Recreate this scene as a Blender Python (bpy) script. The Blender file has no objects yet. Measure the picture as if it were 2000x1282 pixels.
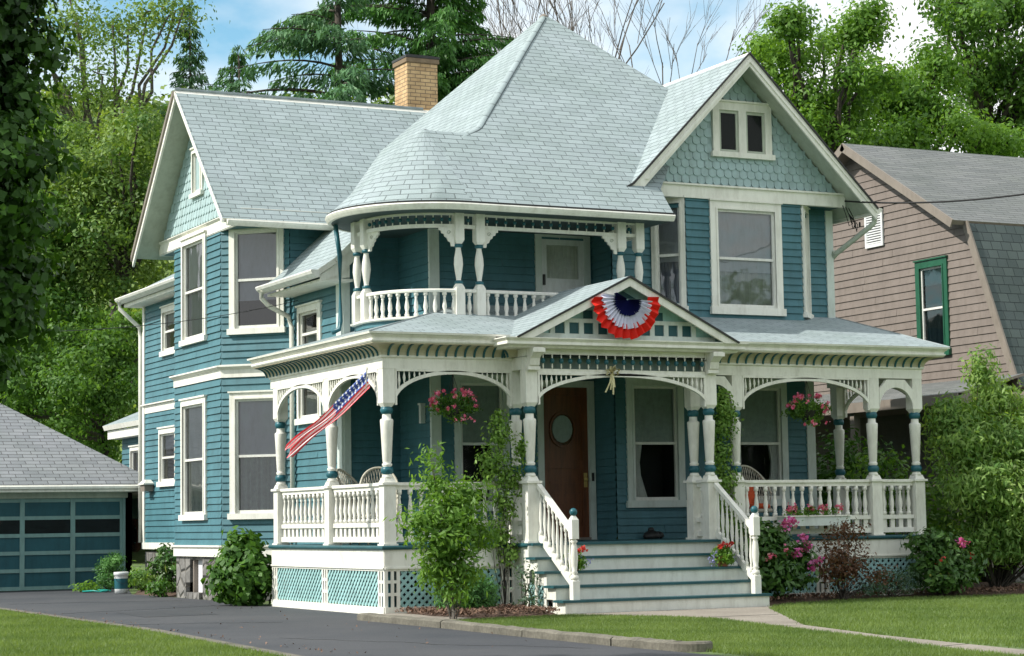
import bpy, math, random
import numpy as np
from mathutils import Vector, Matrix
R = math.radians
random.seed(7)
rng = np.random.default_rng(11)
scene = bpy.context.scene
col = scene.collection

# ------------------------------------------------------------------ camera
FPX = 4078.0                      # focal length in units of a 2000-unit wide frame
yaw, pit, rol = R(26.55), R(5.312), R(-0.923)
_fw = np.array([math.sin(yaw)*math.cos(pit), math.cos(yaw)*math.cos(pit), math.sin(pit)])
_r = np.array([math.cos(yaw), -math.sin(yaw), 0.0]); _u = np.cross(_r, _fw)
CR = math.cos(rol)*_r + math.sin(rol)*_u
CU = -math.sin(rol)*_r + math.cos(rol)*_u
CF = _fw
CAM = np.array([-11.8303, -27.9065, 1.3131])
cd = bpy.data.cameras.new('camera'); cam = bpy.data.objects.new('camera', cd); col.objects.link(cam)
cd.sensor_width = 36.0; cd.lens = FPX/2000*36.0; cd.clip_end = 3000; cd.clip_start = .1
cam.matrix_world = Matrix(((CR[0], CU[0], -CF[0], CAM[0]), (CR[1], CU[1], -CF[1], CAM[1]), (CR[2], CU[2], -CF[2], CAM[2]), (0, 0, 0, 1)))
scene.camera = cam
def TP(x, y, d):
    "world point seen in the direction (x, y) at distance d: used to set out the trees"
    return CAM + d*(CF + CR*(x-1000)/FPX - CU*(y-641)/FPX)

# ------------------------------------------------------------------ light
SUN_E, SUN_A = R(42), R(10)        # elevation; angle from -X towards +Y
sd = np.array([-math.cos(SUN_E)*math.cos(SUN_A), math.cos(SUN_E)*math.sin(SUN_A), math.sin(SUN_E)])
sl = bpy.data.lights.new('sun', 'SUN'); sl.energy = 4.6; sl.angle = R(0.6); sl.color = (1.0, .955, .88)
so = bpy.data.objects.new('sun', sl); col.objects.link(so)
so.rotation_euler = Vector(sd).to_track_quat('Z', 'Y').to_euler()
w = bpy.data.worlds.new('World'); scene.world = w; w.use_nodes = True
nt = w.node_tree; nt.nodes.clear()
def N(t, ty, **k):
    n = t.nodes.new(ty)
    for a, b in k.items(): setattr(n, a, b)
    return n
out = N(nt, 'ShaderNodeOutputWorld'); bg = N(nt, 'ShaderNodeBackground'); bg.inputs[1].default_value = .10
sky = N(nt, 'ShaderNodeTexSky', sky_type='NISHITA'); sky.sun_disc = False
sky.sun_elevation = SUN_E; sky.sun_rotation = math.atan2(sd[0], sd[1]); sky.air_density = 1.0; sky.dust_density = .6; sky.ozone_density = 1.5
tc = N(nt, 'ShaderNodeTexCoord'); mp = N(nt, 'ShaderNodeMapping')
mp.inputs['Scale'].default_value = (3.4, 3.4, 6.5); mp.inputs['Location'].default_value = (1.27, -1.99, .03)
no = N(nt, 'ShaderNodeTexNoise'); no.inputs['Scale'].default_value = 1.0; no.inputs['Detail'].default_value = 7; no.inputs['Roughness'].default_value = .52
rp = N(nt, 'ShaderNodeValToRGB'); rp.color_ramp.elements[0].position = .36; rp.color_ramp.elements[1].position = .50
mx = N(nt, 'ShaderNodeMixRGB'); mx.inputs['Color2'].default_value = (10.5, 10.7, 10.8, 1)
nt.links.new(tc.outputs['Generated'], mp.inputs[0]); nt.links.new(mp.outputs[0], no.inputs['Vector'])
nt.links.new(no.outputs['Fac'], rp.inputs[0]); nt.links.new(rp.outputs[0], mx.inputs[0])
gm = N(nt, 'ShaderNodeMixRGB', blend_type='MULTIPLY'); gm.inputs[0].default_value = 1; gm.inputs['Color2'].default_value = (1.3, 1.75, 1.65, 1)
nt.links.new(sky.outputs[0], gm.inputs['Color1']); nt.links.new(gm.outputs[0], mx.inputs['Color1'])
nt.links.new(mx.outputs[0], bg.inputs[0]); nt.links.new(bg.outputs[0], out.inputs[0])
scene.view_settings.view_transform = 'Standard'; scene.view_settings.look = 'None'
scene.view_settings.exposure = 0.17; scene.view_settings.gamma = 1.0

# ------------------------------------------------------------------ materials
MATS = {}
def base_mat(name):
    m = bpy.data.materials.new(name); m.use_nodes = True
    t = m.node_tree; b = t.nodes['Principled BSDF']; MATS[name] = m
    return m, t, b
def ramp(t, src, c0, c1, p0=0., p1=1.):
    r = N(t, 'ShaderNodeValToRGB'); e = r.color_ramp.elements
    e[0].position = p0; e[1].position = p1; e[0].color = (*c0, 1); e[1].color = (*c1, 1)
    t.links.new(src, r.inputs[0]); return r.outputs[0]
def noise(t, scale, detail=4, rough=.55, vec=None, kind='Object', mscale=None):
    c = N(t, 'ShaderNodeTexCoord'); n = N(t, 'ShaderNodeTexNoise')
    n.inputs['Scale'].default_value = scale; n.inputs['Detail'].default_value = detail; n.inputs['Roughness'].default_value = rough
    s = c.outputs[kind]
    if mscale:
        g = N(t, 'ShaderNodeMapping'); g.inputs['Scale'].default_value = mscale; t.links.new(s, g.inputs[0]); s = g.outputs[0]
    t.links.new(s, n.inputs['Vector']); return n.outputs['Fac']
def bump(t, b, h, st=.3, dist=.01):
    n = N(t, 'ShaderNodeBump'); n.inputs['Strength'].default_value = st; n.inputs['Distance'].default_value = dist
    t.links.new(h, n.inputs['Height']); t.links.new(n.outputs[0], b.inputs['Normal']); return n
def paint(name, c, rough=.45, var=.12, scale=2.5, b_st=.15, spec=.35):
    m, t, b = base_mat(name)
    n = noise(t, scale, 6, .6)
    lo = tuple(x*(1-var) for x in c); hi = tuple(min(1, x*(1+var)) for x in c)
    g = N(t, 'ShaderNodeMixRGB', blend_type='MULTIPLY'); g.inputs[0].default_value = 1
    t.links.new(ramp(t, n, lo, hi, .3, .7), g.inputs[1])
    t.links.new(ramp(t, noise(t, 7, 8, .72, mscale=(1, 1, .28)), (.83, .82, .79), (1.03, 1.03, 1.02), .30, .54), g.inputs[2])
    t.links.new(g.outputs[0], b.inputs['Base Color'])
    b.inputs['Roughness'].default_value = rough; b.inputs['Specular IOR Level'].default_value = spec
    bump(t, b, noise(t, 45, 3, .6, mscale=(1, 1, .35)), b_st, .004)
    return m
paint('cream_paint', (.80, .79, .725), .5, .06)
paint('cove_tan', (.50, .46, .34), .6, .08)
paint('frieze_grey', (.16, .22, .20), .6, .08)
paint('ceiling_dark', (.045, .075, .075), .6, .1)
paint('white_metal', (.72, .72, .68), .4, .08)
paint('cool_trim', (.60, .66, .62), .5, .07)  # the cream trim again, its colour cooled and darkened for shaded boards
paint('sage_soffit', (.46, .50, .42), .6, .06)
paint('teal_siding', (.063, .170, .203), .55, .16, 1.6)
paint('teal_trim', (.022, .115, .145), .35, .15, 6)
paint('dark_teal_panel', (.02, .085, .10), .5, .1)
paint('pale_teal_shingle', (.35, .47, .485), .6, .08, 5)
paint('lattice_teal', (.33, .55, .55), .55, .1, 5)
paint('deck_teal', (.022, .09, .105), .45, .15, 3)
paint('riser_paint', (.72, .73, .67), .5, .08, 2)
paint('brown_siding', (.20, .168, .148), .6, .10, 2)
paint('brown_trim', (.225, .195, .165), .55, .08, 2)
paint('green_trim', (.018, .10, .055), .4, .1, 4)
paint('dark_metal', (.03, .03, .03), .4, .1, 4)
paint('rust_edge', (.20, .12, .07), .8, .3, 9)
paint('interior_dark', (.020, .023, .024), .9, .2, 3)  # near-black colour stands in for unlit rooms and hollows
paint('shade_cloth', (.50, .50, .56), .85, .06, 3, .05)
paint('shade_pale', (.66, .66, .68), .85, .05, 3, .05)
paint('ridge_shingle', (.30, .35, .36), .9, .12, 6)
paint('curtain_cloth', (.60, .61, .55), .9, .1, 12, .1)
paint('curtain_lace', (.82, .84, .82), .9, .06, 12, .1)
paint('curtain_dim', (.33, .40, .39), .9, .15, 12, .1)
paint('plastic_white', (.72, .74, .74), .35, .05)
paint('hose_green', (.02, .30, .26), .4, .1)
paint('wicker', (.48, .46, .38), .7, .2, 30)
paint('terracotta', (.35, .13, .07), .8, .15, 8)
paint('brown_hose', (.19, .08, .055), .5, .2)
paint('cable_black', (.015, .015, .015), .5, .1)
paint('ribbon_cream', (.66, .60, .36), .7, .1, 20)
paint('brass', (.5, .36, .12), .3, .1)
paint('flag_red', (.75, .07, .09), .75, .06, 8)
paint('flag_white', (.88, .88, .90), .75, .04, 8)
paint('flag_blue', (.09, .14, .42), .75, .08, 8)
paint('bunting_red', (.72, .018, .008), .7, .06, 8)
paint('bunting_white', (.74, .74, .88), .7, .04, 8)
paint('bunting_blue', (.008, .012, .12), .7, .08, 8)
paint('garage_panel', (.022, .095, .12), .5, .1, 2)
paint('garage_stile', (.20, .33, .32), .5, .08, 2)
paint('orange_cloth', (.55, .09, .03), .8, .3, 14)

def glass(name, tint=(.5, .55, .6), mixf=.25, mul=.95):
    m, t, b = base_mat(name)
    b.inputs['Base Color'].default_value = (.02, .025, .03, 1); b.inputs['Roughness'].default_value = .04
    b.inputs['Specular IOR Level'].default_value = .8
    tr = N(t, 'ShaderNodeBsdfTransparent'); tr.inputs[0].default_value = (*tint, 1)
    ms = N(t, 'ShaderNodeMixShader'); fr = N(t, 'ShaderNodeFresnel'); fr.inputs[0].default_value = 1.6
    ma = N(t, 'ShaderNodeMath', operation='MULTIPLY_ADD'); ma.inputs[1].default_value = mul; ma.inputs[2].default_value = mixf*.2
    o = [n for n in t.nodes if n.type == 'OUTPUT_MATERIAL'][0]
    gl = N(t, 'ShaderNodeBsdfGlossy'); gl.inputs['Roughness'].default_value = .03
    nb = N(t, 'ShaderNodeBump'); nb.inputs['Strength'].default_value = .45; nb.inputs['Distance'].default_value = .02
    t.links.new(noise(t, 1.3, 2), nb.inputs['Height']); t.links.new(nb.outputs[0], gl.inputs['Normal'])
    t.links.new(fr.outputs[0], ma.inputs[0]); t.links.new(ma.outputs[0], ms.inputs[0])
    t.links.new(tr.outputs[0], ms.inputs[1]); t.links.new(gl.outputs[0], ms.inputs[2]); t.links.new(ms.outputs[0], o.inputs[0])
    return m
glass('window_glass', (.72, .75, .78)); glass('dark_glass', (.88, .9, .9), -.1, .55)

def shingles(name, c1, c2, mortar, bw=.30, rh=.125, stain=(.4, .4, .3)):
    m, t, b = base_mat(name)
    uv = N(t, 'ShaderNodeTexCoord'); br = N(t, 'ShaderNodeTexBrick')
    br.inputs['Scale'].default_value = 1; br.inputs['Brick Width'].default_value = bw; br.inputs['Row Height'].default_value = rh
    br.inputs['Mortar Size'].default_value = .0075; br.inputs['Mortar Smooth'].default_value = .3; br.inputs['Bias'].default_value = 0
    br.offset = .37; br.offset_frequency = 2
    # wobble so tabs are not perfectly even
    nz = N(t, 'ShaderNodeTexNoise'); nz.inputs['Scale'].default_value = 3.1; nz.inputs['Detail'].default_value = 2
    ad = N(t, 'ShaderNodeVectorMath', operation='MULTIPLY_ADD'); ad.inputs[1].default_value = (.05, .012, 0)
    sb = N(t, 'ShaderNodeVectorMath', operation='SUBTRACT'); sb.inputs[1].default_value = (.5, .5, .5)
    t.links.new(uv.outputs['UV'], nz.inputs['Vector']); t.links.new(nz.outputs['Color'], sb.inputs[0])
    t.links.new(sb.outputs[0], ad.inputs[0]); t.links.new(uv.outputs['UV'], ad.inputs[2]); t.links.new(ad.outputs[0], br.inputs['Vector'])
    br.inputs['Color1'].default_value = (*c1, 1); br.inputs['Color2'].default_value = (*c2, 1); br.inputs['Mortar'].default_value = (*mortar, 1)
    n2 = noise(t, .9, 5, .6, kind='UV'); n3 = noise(t, 60, 2, .6, kind='UV')
    m1 = N(t, 'ShaderNodeMixRGB', blend_type='MULTIPLY'); m1.inputs[0].default_value = .75
    t.links.new(br.outputs['Color'], m1.inputs[1]); t.links.new(ramp(t, n2, (.84, .87, .83), (1.10, 1.08, 1.10), .3, .7), m1.inputs[2])
    m2 = N(t, 'ShaderNodeMixRGB', blend_type='MULTIPLY'); m2.inputs[0].default_value = .6
    t.links.new(m1.outputs[0], m2.inputs[1]); t.links.new(ramp(t, n3, (.7, .7, .7), (1.25, 1.25, 1.25), .25, .75), m2.inputs[2])
    t.links.new(m2.outputs[0], b.inputs['Base Color']); b.inputs['Roughness'].default_value = .85
    b.inputs['Specular IOR Level'].default_value = .25
    # height: each course is a ramp that drops at its butt edge
    sx = N(t, 'ShaderNodeSeparateXYZ'); t.links.new(ad.outputs[0], sx.inputs[0])
    dv = N(t, 'ShaderNodeMath', operation='DIVIDE'); dv.inputs[1].default_value = rh; t.links.new(sx.outputs[1], dv.inputs[0])
    fc = N(t, 'ShaderNodeMath', operation='FRACT'); t.links.new(dv.outputs[0], fc.inputs[0])
    iv = N(t, 'ShaderNodeMath', operation='SUBTRACT'); iv.inputs[0].default_value = 1; t.links.new(fc.outputs[0], iv.inputs[1])
    mo = N(t, 'ShaderNodeMath', operation='MULTIPLY_ADD'); mo.inputs[1].default_value = -1.2; t.links.new(br.outputs['Fac'], mo.inputs[0]); t.links.new(iv.outputs[0], mo.inputs[2])
    bump(t, b, mo.outputs[0], .8, .012)
    return m
shingles('roof_shingle', (.335, .40, .41), (.285, .342, .352), (.14, .165, .17))
shingles('garage_shingle', (.27, .285, .30), (.21, .225, .24), (.08, .08, .08), .32, .14)
shingles('neighbour_shingle', (.19, .20, .195), (.145, .155, .155), (.08, .09, .08), .5, .12)
shingles('neighbour_wall_shingle', (.095, .12, .115), (.07, .09, .09), (.03, .04, .04), .25, .2)

def bricks(name, c1, c2, mort, bw=.215, rh=.075, ms=.008):
    m, t, b = base_mat(name)
    uv = N(t, 'ShaderNodeTexCoord'); br = N(t, 'ShaderNodeTexBrick')
    br.inputs['Scale'].default_value = 1; br.inputs['Brick Width'].default_value = bw; br.inputs['Row Height'].default_value = rh; br.inputs['Mortar Size'].default_value = ms
    br.inputs['Color1'].default_value = (*c1, 1); br.inputs['Color2'].default_value = (*c2, 1); br.inputs['Mortar'].default_value = (*mort, 1)
    t.links.new(uv.outputs['UV'], br.inputs['Vector'])
    m1 = N(t, 'ShaderNodeMixRGB', blend_type='MULTIPLY'); m1.inputs[0].default_value = .7
    t.links.new(br.outputs['Color'], m1.inputs[1]); t.links.new(ramp(t, noise(t, 5, 5, .7), (.6, .55, .5), (1.2, 1.2, 1.2), .3, .7), m1.inputs[2])
    t.links.new(m1.outputs[0], b.inputs['Base Color']); b.inputs['Roughness'].default_value = .85
    i = N(t, 'ShaderNodeMath', operation='SUBTRACT'); i.inputs[0].default_value = 1; t.links.new(br.outputs['Fac'], i.inputs[1])
    bump(t, b, i.outputs[0], .6, .01); return m
bricks('buff_brick', (.62, .43, .23), (.50, .33, .17), (.22, .16, .10))
def fieldstone():
    m, t, b = base_mat('field_stone')
    c = N(t, 'ShaderNodeTexCoord'); v = N(t, 'ShaderNodeTexVoronoi', feature='DISTANCE_TO_EDGE'); v.inputs['Scale'].default_value = 3.2
    v2 = N(t, 'ShaderNodeTexVoronoi'); v2.inputs['Scale'].default_value = 3.2
    for q in (v, v2): t.links.new(c.outputs['Object'], q.inputs['Vector'])
    a = ramp(t, v2.outputs['Color'], (.10, .10, .095), (.27, .26, .24))
    m1 = N(t, 'ShaderNodeMixRGB', blend_type='MULTIPLY'); m1.inputs[0].default_value = .8
    t.links.new(a, m1.inputs[1]); t.links.new(ramp(t, noise(t, 9, 6, .7), (.55, .55, .55), (1.3, 1.3, 1.3), .3, .7), m1.inputs[2])
    m2 = N(t, 'ShaderNodeMixRGB'); t.links.new(ramp(t, v.outputs['Distance'], (1, 1, 1), (0, 0, 0), .02, .07), m2.inputs[0])
    t.links.new(m1.outputs[0], m2.inputs[1]); m2.inputs[2].default_value = (.16, .15, .13, 1)
    t.links.new(m2.outputs[0], b.inputs['Base Color']); b.inputs['Roughness'].default_value = .9
    bump(t, b, ramp(t, v.outputs['Distance'], (0, 0, 0), (1, 1, 1), .0, .15), .9, .05)
fieldstone()
def rough_ground(name, c0, c1, s1, s2, bst=.4, bd=.01, rough=.9):
    m, t, b = base_mat(name)
    a = ramp(t, noise(t, s1, 6, .6), c0, c1, .3, .7)
    m1 = N(t, 'ShaderNodeMixRGB', blend_type='MULTIPLY'); m1.inputs[0].default_value = .7
    t.links.new(a, m1.inputs[1]); t.links.new(ramp(t, noise(t, s2, 3, .7), (.6, .6, .6), (1.35, 1.35, 1.35), .3, .7), m1.inputs[2])
    t.links.new(m1.outputs[0], b.inputs['Base Color']); b.inputs['Roughness'].default_value = rough
    bump(t, b, noise(t, s2, 4, .7), bst, bd); return m
rough_ground('asphalt', (.032, .037, .045), (.068, .070, .075), .38, 60, .4, .006, .8)
rough_ground('asphalt_patch', (.030, .034, .040), (.050, .053, .058), .8, 50, .5, .006, .8)
rough_ground('concrete', (.20, .175, .145), (.30, .27, .225), .8, 40, .3, .004)
rough_ground('curb_stone', (.085, .08, .062), (.20, .185, .145), 2.0, 25, .5, .01)
rough_ground('lawn_soil', (.07, .11, .03), (.12, .18, .05), .7, 50, .5, .02)
rough_ground('mulch_soil', (.065, .038, .026), (.13, .08, .055), 2, 30, .8, .03)
rough_ground('hill_soil', (.035, .06, .015), (.07, .10, .03), .05, .8, .5, .2)
rough_ground('bark_grey', (.07, .06, .05), (.16, .14, .12), 3, 12, .8, .02)
rough_ground('bark_dark', (.03, .026, .022), (.08, .065, .05), 3, 12, .8, .02)
rough_ground('chip', (.10, .055, .035), (.27, .17, .12), 7, 30, .3, .004)
def wood():
    m, t, b = base_mat('door_wood')
    t.links.new(ramp(t, noise(t, 3, 6, .65, mscale=(5, 5, .6)), (.085, .027, .010), (.20, .065, .022), .3, .7), b.inputs['Base Color'])
    b.inputs['Roughness'].default_value = .35; bump(t, b, noise(t, 6, 4, .6, mscale=(6, 6, .5)), .2, .004)
wood()
def leafmat(name, c0, c1, c2=None, trans=.32, rough=.5):
    m, t, b = base_mat(name)
    a = N(t, 'ShaderNodeAttribute'); a.attribute_name = 'tint'
    r = N(t, 'ShaderNodeValToRGB'); e = r.color_ramp.elements; e[0].color = (*c0, 1); e[1].color = (*c1, 1)
    if c2: q = e.new(.93); q.color = (*c1, 1); e[-1].color = (*c2, 1)
    t.links.new(a.outputs['Fac'], r.inputs[0]); t.links.new(r.outputs[0], b.inputs['Base Color'])
    b.inputs['Roughness'].default_value = rough; b.inputs['Specular IOR Level'].default_value = .3
    tl = N(t, 'ShaderNodeBsdfTranslucent'); ms = N(t, 'ShaderNodeMixShader'); ms.inputs[0].default_value = trans
    g = N(t, 'ShaderNodeMixRGB', blend_type='MULTIPLY'); g.inputs[0].default_value = 1; g.inputs[2].default_value = (1.5, 1.45, .55, 1)
    t.links.new(r.outputs[0], g.inputs[1]); t.links.new(g.outputs[0], tl.inputs[0])
    o = [n for n in t.nodes if n.type == 'OUTPUT_MATERIAL'][0]
    t.links.new(b.outputs[0], ms.inputs[1]); t.links.new(tl.outputs[0], ms.inputs[2]); t.links.new(ms.outputs[0], o.inputs[0])
    return m
leafmat('leaf_maple_dark', (.018, .055, .010), (.065, .16, .022))
leafmat('leaf_fresh', (.07, .17, .022), (.20, .36, .06), trans=.42)
leafmat('leaf_yellowgreen', (.06, .14, .025), (.26, .38, .09))
leafmat('leaf_mid', (.05, .13, .025), (.16, .30, .055), trans=.42)
leafmat('leaf_forest', (.05, .12, .03), (.28, .38, .10))
leafmat('needle', (.045, .12, .05), (.12, .26, .11), trans=.18)
leafmat('needle_bright', (.045, .14, .035), (.13, .31, .07), trans=.18)
leafmat('leaf_willow', (.11, .23, .05), (.32, .46, .14), (.42, .52, .22), trans=.45)
leafmat('leaf_rhodo', (.03, .09, .018), (.10, .20, .04), (.22, .24, .05), trans=.15, rough=.35)
leafmat('leaf_hydrangea', (.045, .125, .018), (.12, .26, .04))
leafmat('leaf_russet', (.09, .045, .025), (.20, .10, .06), (.12, .16, .05))
leafmat('leaf_vine', (.09, .20, .03), (.26, .42, .09))
leafmat('leaf_dusty', (.05, .11, .06), (.13, .20, .13))
leafmat('grass_blade', (.075, .14, .032), (.22, .30, .10), trans=.42)
leafmat('petal_pink', (.65, .08, .20), (.80, .25, .40), (.85, .60, .65), trans=.25)
leafmat('petal_magenta', (.50, .06, .28), (.72, .22, .52), trans=.25)
leafmat('petal_red', (.55, .03, .03), (.65, .08, .06), trans=.2)
leafmat('petal_lilac', (.22, .22, .55), (.40, .40, .75), trans=.2)

# ------------------------------------------------------------------ mesh builder
WL = {}                            # world location of each empty / part, for parenting
def tag(o, label=None, cat=None, group=None, kind=None):
    if label: o['label'] = label
    if cat: o['category'] = cat
    if group: o['group'] = group
    if kind: o['kind'] = kind
    return o
def thing(name, loc, label, cat, group=None):
    o = bpy.data.objects.new(name, None); col.objects.link(o); o.location = loc; o.empty_display_size = .3
    WL[o.name] = Vector(loc); return tag(o, label, cat, group)
class Fr:
    "vertical frame: u to the right seen from outside, w outwards along the normal"
    def __init__(s, o, n):
        l = math.hypot(*n); s.n = (n[0]/l, n[1]/l); s.r = (-s.n[1], s.n[0]); s.o = o
    def __call__(s, u, z, w=0.):
        return (s.o[0]+s.r[0]*u+s.n[0]*w, s.o[1]+s.r[1]*u+s.n[1]*w, z)
class MB:
    def __init__(s): s.v = []; s.f = []; s.m = []; s.s = []; s.uv = {}
    def face(s, pts, m, smooth=False, uv=None):
        i = len(s.v); s.v += [tuple(p) for p in pts]
        if uv: s.uv[len(s.f)] = uv
        s.f.append(tuple(range(i, i+len(pts)))); s.m.append(m); s.s.append(smooth)
    def hexa(s, a, b, m):
        "a, b: two 4-point rings"
        s.face(a[::-1], m); s.face(b, m)
        for i in range(4): j = (i+1) % 4; s.face([a[i], a[j], b[j], b[i]], m)
    def box(s, F, u0, u1, z0, z1, w0, w1, m):
        a = [F(u0, z0, w1), F(u1, z0, w1), F(u1, z1, w1), F(u0, z1, w1)]
        b = [F(u0, z0, w0), F(u1, z0, w0), F(u1, z1, w0), F(u0, z1, w0)]
        s.hexa(b, a, m)
    def abox(s, x0, x1, y0, y1, z0, z1, m):
        s.hexa([(x0, y0, z0), (x1, y0, z0), (x1, y1, z0), (x0, y1, z0)], [(x0, y0, z1), (x1, y0, z1), (x1, y1, z1), (x0, y1, z1)], m)
    def prism(s, F, poly, w0, w1, m):
        a = [F(u, z, w1) for u, z in poly]; b = [F(u, z, w0) for u, z in poly]
        s.face(a, m); s.face(b[::-1], m); n = len(poly)
        for i in range(n): j = (i+1) % n; s.face([b[i], b[j], a[j], a[i]], m)
    def lathe(s, c, prof, m, seg=10, smooth=True):
        "prof: (r, z) or (r, z, mat) - the material applies from that ring upward"
        rings = []
        for q in prof:
            rings.append([(c[0]+q[0]*math.cos(2*math.pi*k/seg), c[1]+q[0]*math.sin(2*math.pi*k/seg), c[2]+q[1]) for k in range(seg)])
        base = len(s.v)
        for rg in rings: s.v += rg
        mm = m
        for i in range(len(rings)-1):
            if len(prof[i]) > 2: mm = prof[i][2]
            for k in range(seg):
                j = (k+1) % seg
                s.f.append((base+i*seg+k, base+i*seg+j, base+(i+1)*seg+j, base+(i+1)*seg+k)); s.m.append(mm); s.s.append(smooth)
        s.f.append(tuple(base+(len(rings)-1)*seg+k for k in range(seg))); s.m.append(mm); s.s.append(False)
        s.f.append(tuple(base+seg-1-k for k in range(seg))); s.m.append(m); s.s.append(False)
    def tube(s, pts, r, m, seg=6, r2=None, smooth=True):
        pts = [Vector(p) for p in pts]; n = len(pts); base = len(s.v)
        for i, p in enumerate(pts):
            d = (pts[min(i+1, n-1)]-pts[max(i-1, 0)]).normalized()
            a = d.cross(Vector((0, 0, 1)));
            if a.length < .05: a = d.cross(Vector((0, 1, 0)))
            a.normalize(); b = a.cross(d); rr = r if r2 is None else r+(r2-r)*i/(n-1)
            for k in range(seg):
                t = 2*math.pi*k/seg; s.v.append(tuple(p+a*rr*math.cos(t)+b*rr*math.sin(t)))
        for i in range(n-1):
            for k in range(seg):
                j = (k+1) % seg
                s.f.append((base+i*seg+k, base+i*seg+j, base+(i+1)*seg+j, base+(i+1)*seg+k)); s.m.append(m); s.s.append(smooth)
        for q in (0, n-1):
            s.f.append(tuple(base+q*seg+k for k in range(seg))); s.m.append(m); s.s.append(False)
    def bar(s, a, b, wu, wv, m, up=(0, 0, 1)):
        a = Vector(a); b = Vector(b); d = (b-a).normalized(); x = d.cross(Vector(up)).normalized(); y = x.cross(d)
        r = [a+x*i*wu/2+y*j*wv/2 for i, j in ((-1, -1), (1, -1), (1, 1), (-1, 1))]; q = [p+(b-a) for p in r]
        s.hexa(r, q, m)
    def sweep(s, path, prof, m, closed=True, mats=None, caps=True):
        "mitred sweep of profile [(out, z)] along a plan path; outward is to the right of travel"
        n = len(path); offs = []
        for i in range(n):
            def dirn(a, b):
                l = math.hypot(b[0]-a[0], b[1]-a[1]); return ((b[0]-a[0])/l, (b[1]-a[1])/l)
            d0 = dirn(path[i-1], path[i]) if i > 0 else dirn(path[0], path[1])
            d1 = dirn(path[i], path[i+1]) if i < n-1 else dirn(path[-2], path[-1])
            n0 = (d0[1], -d0[0]); n1 = (d1[1], -d1[0]); bx, by = n0[0]+n1[0], n0[1]+n1[1]
            k = 2/max(.3, bx*bx+by*by); offs.append((bx*k, by*k))
        rings = [[(path[i][0]+offs[i][0]*o, path[i][1]+offs[i][1]*o, z) for o, z in prof] for i in range(n)]
        P = len(prof)
        for i in range(n-1):
            for k in range(P if closed else P-1):
                j = (k+1) % P
                s.face([rings[i][k], rings[i+1][k], rings[i+1][j], rings[i][j]], mats[k] if mats else m)
        if caps and closed: s.face(rings[0], m); s.face(rings[-1][::-1], m)
    def build(s, name, parent=None, loc=None, smooth=False):
        v = np.array(s.v, dtype=float)
        if loc is None:
            lo = v.min(0); hi = v.max(0); loc = ((lo[0]+hi[0])/2, (lo[1]+hi[1])/2, lo[2])
        loc = Vector(loc)
        me = bpy.data.meshes.new(name); me.from_pydata((v-np.array(loc)).tolist(), [], s.f)
        slots = []
        for q in s.m:
            if q not in slots: slots.append(q); me.materials.append(MATS[q])
        me.polygons.foreach_set('material_index', [slots.index(q) for q in s.m])
        me.polygons.foreach_set('use_smooth', s.s)
        if s.uv:
            ul = me.uv_layers.new(name='UVMap')
            for fi, uvs in s.uv.items():
                st = me.polygons[fi].loop_start
                for k, q in enumerate(uvs): ul.data[st+k].uv = q
        me.update()
        o = bpy.data.objects.new(name, me); col.objects.link(o); WL[o.name] = loc
        o.location = loc-(WL[parent.name] if parent else Vector((0, 0, 0)))
        if parent: o.parent = parent
        return o
def dup(o, loc, parent=None):
    c = o.copy(); col.objects.link(c); WL[c.name] = Vector(loc)
    if parent: c.parent = parent
    c.location = Vector(loc)-(WL[parent.name] if parent else Vector((0, 0, 0)))
    return c
def copy_thing(o, loc, rz=0, label=None, parent=None, sc=None):
    c = o.copy(); col.objects.link(c); c.parent = parent
    if parent is None:
        c.location = loc; c.rotation_euler.z = rz
        if sc: c.scale = (sc, sc, sc)
        if label: c['label'] = label
    for ch in list(o.children): copy_thing(ch, None, 0, None, c)
    return c
def roofpoly(mb, pts, m='roof_shingle', th=.09, under='sage_soffit', edge='cream_paint'):
    "sloped slab; top face carries uv: u horizontal, v up the slope"
    P = [Vector(p) for p in pts]
    n = (P[1]-P[0]).cross(P[2]-P[0]).normalized()
    if n.z < 0: P.reverse(); n = -n
    h = Vector((0, 0, 1)).cross(n); h = h.normalized() if h.length > .01 else Vector((1, 0, 0)); v = n.cross(h)
    mb.face(P, m, uv=[(p.dot(h), p.dot(v)) for p in P])
    Q = [p-n*th for p in P]; mb.face(Q[::-1], under)
    for i in range(len(P)): j = (i+1) % len(P); mb.face([Q[i], Q[j], P[j], P[i]], edge)
def cut(iv, holes):
    out = [iv]
    for a, b in holes:
        nx = []
        for c, d in out:
            if b <= c or a >= d: nx.append((c, d)); continue
            if a > c: nx.append((c, a))
            if b < d: nx.append((b, d))
        out = nx
    return out
def siding(mb, F, ur, z0, z1, holes=(), m='teal_siding', ex=.124, lap=.027):
    "real lapped clapboards; ur = (u0, u1) or a function of z"
    z = z0
    while z < z1-.005:
        zt = min(z+ex, z1); zm = (z+zt)/2
        a, b = ur(zm) if callable(ur) else ur
        if b-a > .03:
            hs = [(h[0], h[1]) for h in holes if h[2] < zm < h[3]]
            for c0, d0 in cut((a, b), hs):
                us = [c0]; u = c0+random.uniform(.8, 3.6)
                while u < d0-.3: us.append(u); u += random.uniform(2.2, 4.2)
                us.append(d0)
                for c, d in zip(us[:-1], us[1:]):
                    if d != d0: d -= .006
                    l0 = lap+random.uniform(-.003, .003); l1 = lap+random.uniform(-.003, .003); zj = random.uniform(-.002, .002)
                    mb.face([F(c, z+zj, l0), F(d, z-zj, l1), F(d, zt, .002), F(c, zt, .002)], m)
                    mb.face([F(c, z+zj, 0), F(d, z-zj, 0), F(d, z-zj, l1), F(c, z+zj, l0)], m)
        z += ex
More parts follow.
